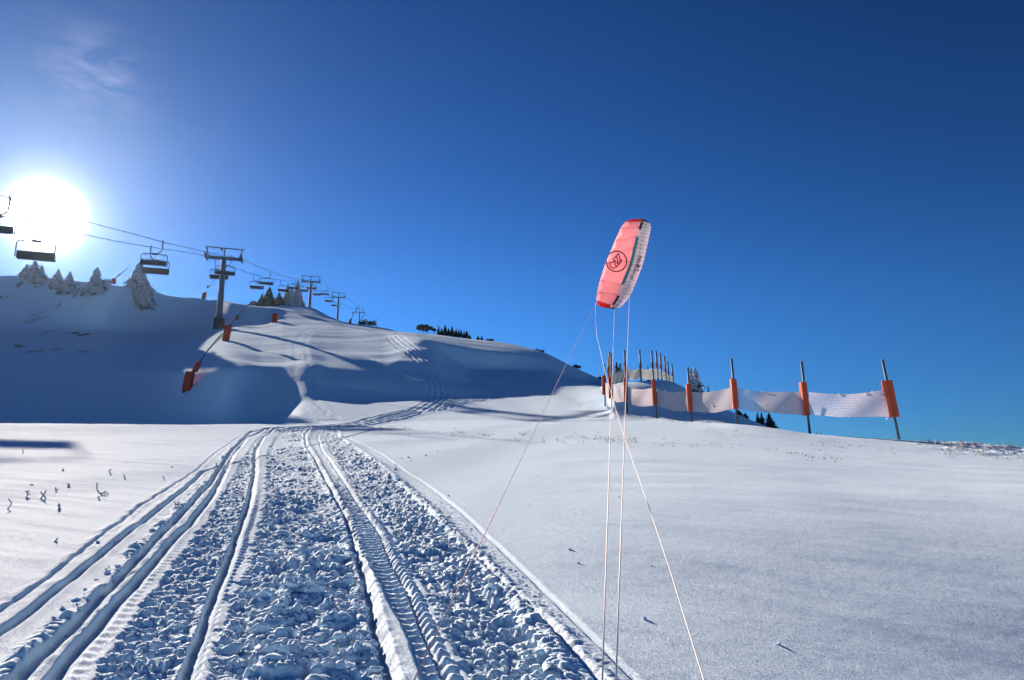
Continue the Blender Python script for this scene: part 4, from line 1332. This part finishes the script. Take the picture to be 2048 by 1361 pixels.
def crown_mesh(h, w, seed, style="spruce"):
    g = np.random.default_rng(seed)
    vs = []; fs = []
    if style == "spruce":
        nl = int(np.clip(h * 4.0, 16, 30)); base = 0.02
        for i in range(nl):
            u = base + (1 - base) * (i / (nl - 1)) ** 0.92
            R_ = w * 0.5 * (1 - u) ** 0.80 * (0.80 + 0.35 * g.random()) + 0.03 * w
            nb = int(6 + 10 * (1 - u))
            a0 = g.random() * 6.28
            for k in range(nb):
                a = a0 + 6.28 * k / nb + g.normal() * 0.25
                Lr = R_ * (0.72 + 0.45 * g.random())
                z0 = h * u; droop = (0.10 + 0.22 * g.random()) * Lr
                ns = 3
                for s in range(ns):
                    f0, f1 = s / ns, (s + 1.25) / ns
                    c, s_ = math.cos(a), math.sin(a); px_, py_ = -s_, c
                    wid = Lr * (0.60 - 0.28 * f0) * (0.8 + 0.5 * g.random()) + 0.02 * w
                    lift = 0.12 * Lr * math.sin(f0 * 3.0)
                    p = [(c * Lr * f0 - px_ * wid * .5, s_ * Lr * f0 - py_ * wid * .5, z0 - droop * f0 ** 2 + lift),
                         (c * Lr * f0 + px_ * wid * .5, s_ * Lr * f0 + py_ * wid * .5, z0 - droop * f0 ** 2 + lift - 0.06 * Lr * g.random()),
                         (c * Lr * f1 + px_ * wid * .28, s_ * Lr * f1 + py_ * wid * .28, z0 - droop * f1 ** 2 - 0.16 * wid),
                         (c * Lr * f1 - px_ * wid * .28, s_ * Lr * f1 - py_ * wid * .28, z0 - droop * f1 ** 2 - 0.16 * wid * g.random())]
                    n0 = len(vs); vs += p; fs.append((n0, n0 + 1, n0 + 2, n0 + 3))
                    # hanging twigs
                    q0 = np.array(p[0]) * .5 + np.array(p[3]) * .5; q1 = np.array(p[1]) * .5 + np.array(p[2]) * .5
                    dz = np.array([0, 0, -(0.20 + 0.25 * g.random()) * wid - 0.02 * h])
                    n0 = len(vs); vs += [tuple(q0), tuple(q1), tuple(q1 + dz), tuple(q0 + dz * (0.5 + g.random()))]; fs.append((n0, n0 + 1, n0 + 2, n0 + 3))
        tipz = h
        for k in range(4):
            a = 1.57 * k; n0 = len(vs)
            vs += [(0, 0, tipz), (0.03 * w * math.cos(a), 0.03 * w * math.sin(a), tipz * 0.97), (0.075 * w * math.cos(a), 0.075 * w * math.sin(a), tipz * 0.88), (0, 0, tipz * 0.88)]
            fs.append((n0, n0 + 1, n0 + 2, n0 + 3))
    else:                                           # round-headed pine or bush: clumps of needles spread through a lobed volume
        nl = 5 + g.integers(0, 4)
        lobes = [(np.array([g.normal() * .22 * w, g.normal() * .22 * w, h * (0.45 + 0.35 * g.random())]), w * (0.20 + 0.13 * g.random())) for _ in range(nl)]
        if style == "bush":
            lobes = [(np.array([(k / max(1, nl - 1) - .5) * w * 0.75, g.normal() * .15 * w, h * (0.35 + 0.2 * g.random())]), min(h * 0.5, w * 0.3)) for k in range(nl)]
        for c, R_ in lobes:
            for _ in range(95):
                d = g.normal(size=3); d /= np.linalg.norm(d)
                p = c + d * R_ * g.random() ** 0.4 * np.array([1, 1, 0.85])
                t1 = g.normal(size=3); t1 /= np.linalg.norm(t1); t2 = np.cross(t1, d); t2 /= np.linalg.norm(t2) + 1e-9
                s = R_ * (0.13 + 0.16 * g.random()); n0 = len(vs)
                vs += [tuple(p - t1 * s - t2 * s * .6), tuple(p + t1 * s - t2 * s * .5), tuple(p + t1 * s * .8 + t2 * s * .6), tuple(p - t1 * s * .7 + t2 * s * .7)]
                fs.append((n0, n0 + 1, n0 + 2, n0 + 3))
    return vs, fs


def tree(px, top_y, base_y, wpx, r, label, style="spruce", frosted=False, group=None, name=None, seed=0):
    az = math.atan2(*ray(px, base_y)[:2])
    x, y = math.sin(az) * r, math.cos(az) * r
    zg = gz(x, y) - 0.1
    zt = z_on(px, top_y, r)
    zb = min(zg, z_on(px, base_y, r)) if base_y else zg
    zb = zg
    h = max(zt - zb, 0.4)
    hv = max(z_on(px, top_y, r) - z_on(px, base_y, r), 0.3)
    w = wpx / F_PX * y * 1.25
    if hv < h * 0.8 and style == "spruce":
        w *= min(h / hv, 1.6) ** 0.8
    nm = name or ("spruce_tree" if style == "spruce" else ("pine_tree" if style == "pine" else "shrub"))
    t = thing(nm, label, "tree" if style != "bush" else "shrub", (x, y, zb), group)
    vs, fs = crown_mesh(h, w, seed + int(px) * 7, style)
    m = MB(); m.v = vs; m.f = fs
    m.build("crown", M_FROSTED if frosted else M_SPRUCE, t)
    m = MB()
    tr_ = 0.022 * h + 0.02
    if style == "bush":
        for k in range(3):
            m.tube([(0, 0, -0.2), (0.12 * w * (k - 1), 0.04, h * 0.3), (0.3 * w * (k - 1), 0.05, h * 0.6)], [tr_ * .6, tr_ * .5, tr_ * .2], 5)
    else:
        m.tube([(0, 0, -0.4), (0.01 * h, 0, h * 0.4), (0, 0, h * (0.9 if style == "spruce" else 0.7))], [tr_, tr_ * 0.7, tr_ * 0.15], 7)
    m.build("trunk", M_BARK, t)
    return t


RC = lambda px: float(pchip(PXK, RK[:, 5], px))              # distance of the skyline crest on a bearing
RR = lambda px: float(pchip(PXK, RK[:, 7], px))              # distance of the rear ridge
TL = "frosted trees along the left skyline"
tree(50, 527, 560, 24, RC(50) + 3, "pale frosted spruce at the left end of the skyline under the sun glare", "spruce", True, TL)
tree(66, 520, 560, 34, RC(66) + 1, "tallest frosted spruce of the clump below the sun", "spruce", True, TL, seed=3)
tree(80, 530, 562, 28, RC(80), "bushy frosted spruce on the right of the clump below the sun", "spruce", True, TL, seed=5)
tree(114, 538, 567, 24, RC(114), "small frosted spruce, left one of a pair on the left skyline", "spruce", True, TL)
tree(137, 543, 571, 22, RC(137), "small frosted spruce, right one of a pair on the left skyline", "spruce", True, TL)
tree(190, 534, 578, 38, RC(190), "broad frosted spruce between the small pair and the leaning lance", "spruce", True, TL)
tree(208, 556, 578, 18, RC(208), "low frosted bush beside the broad spruce on the left skyline", "bush", True, TL)
tree(272, 524, 600, 56, rr(272, 602), "largest frosted spruce, alone below the pair of lift chairs", "spruce", True, TL)
TM = "trees on the ridge behind the lift"
tree(523, 588, 610, 20, RR(523) - 4, "dark spruce with a pale dusting, leftmost of the ridge clump", "spruce", False, TM)
tree(537, 574, 610, 26, RR(537) - 4, "tallest dark spruce at the left of the ridge clump", "spruce", False, TM)
tree(512, 600, 612, 18, RR(512) - 6, "low snowy shrub at the left foot of the ridge clump", "bush", False, TM)
tree(557, 585, 611, 22, RR(557) - 4, "greyish spruce between the dark spruces and the white frosted ones", "spruce", False, TM)
tree(573, 569, 613, 20, RR(573) - 2, "slender white frosted spruce, left one of the tight frosted group", "spruce", True, TM)
tree(581, 573, 614, 18, RR(581) - 5, "lower white frosted spruce in the middle of the frosted group", "spruce", True, TM)
tree(593, 560, 617, 24, RR(593) - 3, "tallest white frosted spruce, right edge of the frosted group", "spruce", True, TM)
tree(735, 641, 653, 30, RR(735) - 12, "low dark shrubs topped with snow beside the farthest lift tower", "bush", False, name="shrub")
TR = "small trees on the middle skyline"
for px, ty, by, w, st, lab in [
 (840, 650, 667, 13, "pine", "round-headed dark pine, left one of the round trio on the middle skyline"),
 (847, 648.5, 667, 15, "pine", "round-headed dark pine in the middle of the round trio"),
 (855, 648.5, 667, 15, "pine", "round-headed dark pine, right one of the round trio"),
 (869, 653, 668, 9, "pine", "small roundish pine just right of the gap beside the round trio"),
 (877, 651, 669, 8, "spruce", "thin pointed spruce at the left of the skyline row"),
 (883, 656, 670, 9, "spruce", "short spruce between the thin one and the tall dark one in the row"),
 (890, 649.5, 670, 13, "spruce", "tallest dark spruce of the skyline row"),
 (897, 656, 671, 9, "spruce", "short pale spruce right of the tallest one in the row"),
 (904, 652.5, 672, 12, "spruce", "second tallest spruce in the middle of the skyline row"),
 (912, 657, 673, 8, "spruce", "narrow spruce right of the second tallest in the row"),
 (917, 657.5, 673, 7, "spruce", "very narrow spruce between two others right of the row's middle"),
 (922, 658, 674, 8, "spruce", "narrow spruce before the gap near the right end of the row"),
 (928, 662, 675, 7, "spruce", "thin spruce just after the gap near the row's right end"),
 (933, 661, 676, 11, "spruce", "bushy spruce near the right end of the row"),
 (940, 669, 677, 5, "spruce", "tiny spruce, last at the right end of the skyline row"),
 (956, 671, 679, 6, "spruce", "tiny lone spruce, left one of two beyond the row"),
 (963.5, 672, 680, 6, "spruce", "tiny lone spruce, right one of two beyond the row"),
 (980, 677.5, 684, 11, "bush", "flat dark bush on the skyline right of the two tiny spruces"),
 (1075, 698.5, 703, 7, "bush", "tiny dark bush high on the falling skyline, left one of two"),
 (1083, 699.5, 705, 8, "bush", "tiny dark bush high on the falling skyline, right one of two"),
 (1154, 727.5, 738, 11, "bush", "small bush low on the falling skyline left of the fence"),
 (1200, 753, 759, 10, "bush", "dark bush at the foot of the skyline beside the fence's first post"),
]:
    tree(px, ty, by, w, RC(px) + 0.5, lab, st, False, TR)
TF = "trees behind the fences"
tree(1234, 724, 748, 18, 76, "snowy spruce behind the rear net, left of its third pole", "spruce", False, TF)
tree(1241, 726, 748, 14, 78, "snowy spruce behind the rear net, close to its third pole", "spruce", False, TF)
tree(1296, 729, 742, 7, 74, "tiny treetop peeping over the rear net", "spruce", False, TF)
tree(1384, 735, 788, 26, 74, "tall frosted spruce behind the front fence, left of its twin", "spruce", True, TF)
tree(1393, 735, 790, 30, 75, "tall frosted spruce behind the front fence, right of its twin", "spruce", True, TF)
tree(1417, 770, 790, 9, 76, "tiny spruce just right of the tall frosted twins", "spruce", False, TF)
tree(1478, 820, 850, 26, 66, "dark bushy spruce below the netting behind the fence's tall middle pole", "spruce", False, TF)
tree(1492, 826, 852, 20, 67, "snowy spruce below the netting right of the tall middle pole", "spruce", False, TF)
tree(1517, 824, 856, 14, 70, "dark narrow spruce under the net, left of three", "spruce", False, TF)
tree(1525, 825, 857, 15, 71, "dark narrow spruce under the net, middle of three", "spruce", False, TF)
tree(1540, 826, 859, 24, 70, "wider snow-dusted spruce under the net, right of three", "spruce", False, TF)
tree(1634, 863, 875, 9, 74, "dark treetop on the right skyline beside the second pole from the right", "spruce", False, TF)
tree(1642, 866, 876, 10, 75, "low dark treetop just right of another on the right skyline", "spruce", False, TF)
tree(1688, 870, 879, 7, 74, "tiny star-shaped treetop alone on the right skyline", "spruce", False, TF)

# ------------------------------------------------------------------ frosted stalks sticking out of the left field
M_STALK = simple("frosted_stalk", (0.46, 0.50, 0.56), 0.8, 0, 0.25, 30)


def stalk(strokes, label, w=2.2):
    """strokes: photo points, the first one stands on the snow"""
    b = hit(*strokes[0][0], 3.0)
    assert b is not None, label
    d = b[1] * cP + (b[2] - CAM_Z) * sP
    m = MB(); R_ = w / F_PX * d * 0.5
    for sidx, S_ in enumerate(strokes):
        P = [at(px, py, d + 0.02 * k + 0.03 * sidx) - b for k, (px, py) in enumerate(S_)]
        rad = [R_ * (0.8 + 0.5 * ((k * 37 + sidx * 11) % 5) / 5) for k in range(len(P))]
        m.tube(P, rad, 6)
        e = P[-1]
        m.tube([e - np.array([R_, 0, 0]), e, e + np.array([R_, 0, 0.2 * R_])], [R_ * 0.5, R_ * 1.5, R_ * 0.5], 6)
    m.tube([np.array([0, 0, -0.04]), np.array([0, 0, 0.0]), np.array([0, 0, R_ * 1.2])], [R_ * 2.6, R_ * 2.2, R_ * 0.6], 7)
    o = m.build("plant_stalk", M_STALK)
    o.location = tuple(b)
    return tag(o, label, "dead plant", "frosted plant stalks in the left field")


stalk([[(15, 1019), (19, 1014), (23, 1008), (21, 1003), (17.5, 999)]], "bent frosted stalk like an elbow near the left edge", 2.4)
stalk([[(53, 995), (55, 990), (56, 984)], [(54, 992), (60, 989)], [(55, 987), (51, 983), (59, 983)]], "bushy frosted stalk, first right of the elbow-shaped one")
stalk([[(82, 998), (86, 991), (92, 982)], [(92, 997), (87, 991), (82, 985)], [(87, 991), (90, 986)]], "cross-shaped frosted stalk near the left edge", 2.8)
stalk([[(113, 984), (111.5, 980), (111, 976)], [(112, 980), (116, 979)]], "short forked frosted stalk right of the cross-shaped one")
stalk([[(138, 975), (137.5, 972), (137, 970)]], "stubby frosted knob highest in the group of left stalks", 4.2)
stalk([[(119, 1019), (118.5, 1014), (118, 1010)]], "double-knobbed frosted stalk lowest in the group of left stalks", 4.4)
stalk([[(65, 971), (62, 970)]], "flat frosted tuft above the bushy stalk near the left edge", 3.0)
stalk([[(126, 942), (126, 939)]], "lone frosted knob far up the left field", 3.0)
stalk([[(205, 992), (200, 988), (196, 984), (193.5, 977), (194, 968)], [(197, 985), (204, 988), (211, 984)], [(204, 988), (209, 985)], [(208, 990), (215, 986), (216, 991)]], "largest frosted stalk, tall stem rising from a drooping base", 2.8)
stalk([[(222, 949), (219, 945), (219, 941)], [(219, 941), (222, 940)]], "small hooked frosted stalk above the largest one")
stalk([[(250, 958), (249, 954), (248, 951)]], "small frosted stalk right of the hooked one")
stalk([[(46, 907), (46, 903), (46, 900)]], "tiny lone stalk far off near the left field's edge", 1.8)
stalk([[(110.5, 1084), (112, 1081), (114, 1078.5)]], "pair of frosted knobs just above the outer left groove", 3.4)
stalk([[(327, 960), (328, 957), (326, 953)]], "tiny frosted stalk left of the place where the grooves merge", 1.8)
stalk([[(352, 1011), (350, 1007), (349, 1003)], [(351, 1008), (355, 1006)]], "small frosted twig between the two outer left grooves", 1.8)

# ------------------------------------------------------------------ clods and rubble
def ico(level):
    bm = bmesh.new(); bmesh.ops.create_icosphere(bm, subdivisions=level, radius=1.0)
    v = np.array([x_.co[:] for x_ in bm.verts]); f = np.array([[q.index for q in p.verts] for p in bm.faces]); bm.free()
    return v, f


IC = {1: ico(1), 2: ico(2), 3: ico(3)}


def chunk(level, g, sharp=6):
    """an angular lump with slightly rounded edges: a sphere cut by planes"""
    v, f = IC[level]; v = v.copy()
    for _ in range(sharp):
        n = g.normal(size=3); n /= np.linalg.norm(n); d0 = 0.40 + 0.32 * g.random()
        dd = v @ n; over = np.clip(dd - d0, 0, None)
        v = v - over[:, None] * n[None, :] * 0.95
    v = v * (1 + 0.06 * np.sin(v @ g.normal(size=3) * 5)[:, None])
    return v * np.array([1.0, 0.75 + 0.4 * g.random(), 0.55 + 0.4 * g.random()]), f


def rot(g, tilt=0.6):
    a = g.random() * 6.28; b = g.normal() * tilt; c = g.normal() * tilt
    Rz = np.array([[math.cos(a), -math.sin(a), 0], [math.sin(a), math.cos(a), 0], [0, 0, 1]])
    Rx = np.array([[1, 0, 0], [0, math.cos(b), -math.sin(b)], [0, math.sin(b), math.cos(b)]])
    Ry = np.array([[math.cos(c), 0, math.sin(c)], [0, 1, 0], [-math.sin(c), 0, math.cos(c)]])
    return Rz @ Rx @ Ry


CL = "loose snow clods beside the track"
for px, py, s_, lab in [
 (790, 940, 9, "squarish snow clod on the right rim of the track, farthest of the big three"),
 (797, 960, 13, "largest snow clod on the right rim of the track"),
 (813, 971, 11, "pointed snow clod on the right rim, nearest of the big three"),
 (852, 912, 5, "small clod on smooth snow, longest shadow right of the far track"),
 (817, 916.5, 6, "small flat clod on smooth snow just right of the far track"),
 (803, 917, 4, "tiny clod touching the far track's right side"),
 (822, 923, 3.5, "tiny clod below the flat one right of the far track"),
 (875, 903, 4, "tiny clod farthest out on the smooth snow right of the track"),
 (897, 992, 4.5, "small clod on the thin right groove half way down"),
 (1139, 1100, 7, "small clod with a short shadow on the smooth snow left of the kite lines"),
 (1157, 1127, 6, "small clod just below another left of the two kite lines"),
 (1237, 995, 5, "tiny clod between the two upright kite lines"),
 (1289, 1239, 9, "clod on smooth snow right of the kite lines near the bottom"),
 (1556, 1290, 9, "lone clod on the wide smooth snow at the lower right"),
 (1302, 1132, 4, "tiny clod left of the slack line on smooth snow"),
 (195, 1085, 8, "dark clod lying beside the outer left groove"),
 (230, 1088, 10, "bigger clod lying between the outer left grooves"),
 (268, 1108, 5, "small clod on the second left groove's edge"),
 (344, 935, 4, "tiny clod on the far left field near the grooves' merge"),
 (270, 1015, 4, "tiny clod beside the thin outermost groove"),
 (950, 1105, 6, "small clod on the track's right edge where the reddish line crosses"),
]:
    b = hit(px, py, 3.0)
    d = b[1]
    s_w = s_ / F_PX * d * 0.55
    g = np.random.default_rng(int(px * 3 + py))
    v, f = chunk(3, g, 7); v = (v @ rot(g, 0.4).T) * s_w
    me = mesh_from("snow_clod", v, None, f); me.materials.append(M_CLOD)
    o = bpy.data.objects.new("snow_clod", me); COL.objects.link(o); o.location = (b[0], b[1], b[2] + s_w * 0.3)
    tag(o, lab, "snow clod", CL)

# churned rubble of the track: broken slabs and lumps nobody could count
g = np.random.default_rng(99)
PROT = {lv: [chunk(lv, g, 13) for _ in range(14)] for lv in (1, 2, 3)}
vs, fs, n0 = [], [], 0


def lay(La, Lb, n, y0, y1, smin, smax, f0=0.05, f1=0.95, power=2.2, center=0.5, spread=9.0, sink=0.25, tilt=0.6):
    global n0
    for _ in range(n):
        yy_ = y0 * (y1 / y0) ** (g.random() ** 1.15)
        f_ = np.clip(center + g.normal() * spread, f0, f1) if spread < 5 else f0 + (f1 - f0) * g.random()
        a_ = float(np.interp(yy_, La[0], La[1])); b_ = float(np.interp(yy_, Lb[0], Lb[1]))
        x_ = a_ + (b_ - a_) * f_
        s = smin * (smax / smin) ** (g.random() ** power)
        lv = 3 if s > 0.055 and yy_ < 9 else (2 if s * 9 > 0.16 * yy_ / 5 else 1)
        v, f = PROT[lv][g.integers(14)]
        v = (v @ rot(g, tilt).T) * s * np.array([1.35, 0.85, 0.8])
        z_ = gz(x_, yy_) + s * (0.5 - sink - 0.3 * g.random())
        vs.append(v + np.array([x_, yy_, z_])); fs.append(f + n0); n0 += len(v)


lay(B0, G5, 330, 4.3, 11, 0.028, 0.105, 0.06, 0.90, 2.2, 0.55, 0.22, 0.30, 0.8)
lay(B0, G5, 550, 4.3, 22, 0.012, 0.042, 0.04, 0.95, 1.6)
lay(C0, C1, 450, 4.3, 22, 0.012, 0.045, 0.05, 0.97, 1.8)
lay(A0, G4, 280, 4.3, 20, 0.012, 0.045, 0.05, 0.80, 1.8)
lay(C1, (C1[0], C1[1] + 0.16), 330, 4.3, 20, 0.008, 0.026, 0.0, 1.0, 1.6)
lay((L3[0], L3[1] - 0.20), (L3[0], L3[1] - 0.02), 110, 4.3, 14, 0.012, 0.045, 0.0, 1.0, 1.5)
lay((G7[0], G7[1] - 0.26), (G7[0], G7[1] - 0.06), 90, 4.3, 12, 0.008, 0.025, 0.0, 1.0, 1.6)
lay((G5[0], G5[1] - 0.16), G5, 140, 4.5, 20, 0.012, 0.05, 0.0, 1.0, 1.5)
me = mesh_from("snow_rubble", np.concatenate(vs), None, np.concatenate(fs)); me.materials.append(M_CLOD)
o = bpy.data.objects.new("snow_rubble", me); COL.objects.link(o); o["kind"] = "stuff"
tag(o, "broken lumps and slabs of churned snow filling the snowmobile track", "snow rubble")

# frosted grass in the snow
M_GRASS = simple("frosted_grass", (0.42, 0.42, 0.40), 0.85, 0, 0.3, 14)
gv, gf = [], []


def tufts(pts, thick, n, hmin, hmax, blades=6, lean=0.5):
    P = np.array(pts, float); seg = np.concatenate([[0], np.cumsum(np.hypot(*np.diff(P, axis=0).T))])
    for _ in range(n):
        k = g.random() * seg[-1]
        px = np.interp(k, seg, P[:, 0]); py = np.interp(k, seg, P[:, 1]) + g.normal() * thick
        if fbm(np.array([px / 37.0]), np.array([py / 6.0]), 411, 2)[0] < -0.05: continue
        b = hit(px, py, 3.0)
        if b is None: continue
        for _ in range(blades):
            h_ = hmin + (hmax - hmin) * g.random() ** 2
            a = g.random() * 6.28; w_ = 0.006 + 0.010 * g.random()
            dx_, dy_ = math.cos(a), math.sin(a); of = g.normal(size=2) * 0.06
            l_ = lean * h_ * g.random()
            base = np.array([b[0] + of[0], b[1] + of[1], b[2] - 0.02]); tip = base + np.array([g.normal() * l_, g.normal() * l_, h_])
            i0 = len(gv); gv.extend([base + np.array([dx_ * w_, dy_ * w_, 0]), base - np.array([dx_ * w_, dy_ * w_, 0]), tip]); gf.append((i0, i0 + 1, i0 + 2))


tufts([(680, 852), (800, 862), (900, 868), (1000, 873), (1100, 878), (1200, 881), (1300, 884)], 4.0, 420, 0.03, 0.16)
tufts([(1190, 872), (1330, 886), (1420, 889), (1560, 905), (1700, 925)], 4.0, 90, 0.03, 0.12)
tufts([(1090, 838), (1180, 840), (1250, 845)], 3.0, 80, 0.03, 0.12)
tufts([(1110, 806), (1160, 808), (1215, 815)], 9.0, 150, 0.03, 0.14)
tufts([(1225, 822), (1260, 832), (1320, 842), (1380, 849)], 3.0, 70, 0.04, 0.2)
tufts([(1400, 865), (1520, 868), (1600, 880), (1720, 895), (1800, 905)], 5.0, 60, 0.03, 0.12)
tufts([(1830, 887), (1880, 890), (1960, 897), (2048, 903)], 4.0, 170, 0.05, 0.28)
tufts([(1880, 905), (1960, 908), (2048, 915)], 6.0, 90, 0.03, 0.18)
tufts([(760, 905), (900, 900)], 14.0, 10, 0.02, 0.06)
me = mesh_from("frosted_grass", np.array(gv), None, np.array(gf), False); me.materials.append(M_GRASS)
o = bpy.data.objects.new("frosted_grass", me); COL.objects.link(o); o["kind"] = "stuff"
tag(o, "thin frosted grass blades poking through the snow below the fence", "grass")

# ------------------------------------------------------------------ added scattering volume that stands in for lens glare near the sun
bm = bmesh.new(); bmesh.ops.create_cube(bm, size=1.0)
hm = bpy.data.meshes.new("glare_veil"); bm.to_mesh(hm); bm.free()
hz_o = bpy.data.objects.new("glare_veil", hm); zlo = float(H.min()) - 1.0
hz_o.scale = (3100, 3100, 135 - zlo); hz_o.location = (0, 0, (135 + zlo) / 2)
mh = bpy.data.materials.new("glare_veil"); mh.use_nodes = True
for n in list(mh.node_tree.nodes): mh.node_tree.nodes.remove(n)
ho = mh.node_tree.nodes.new("ShaderNodeOutputMaterial"); hv = mh.node_tree.nodes.new("ShaderNodeVolumePrincipled")
hv.inputs["Color"].default_value = (0.62, 0.88, 1.0, 1); hv.inputs["Density"].default_value = 0.000016; hv.inputs["Anisotropy"].default_value = 0.85
mh.node_tree.links.new(hv.outputs[0], ho.inputs["Volume"])
hm.materials.append(mh); COL.objects.link(hz_o); hz_o["kind"] = "stuff"
tag(hz_o, "faint added veil imitating lens glare towards the low sun", "glare_veil")
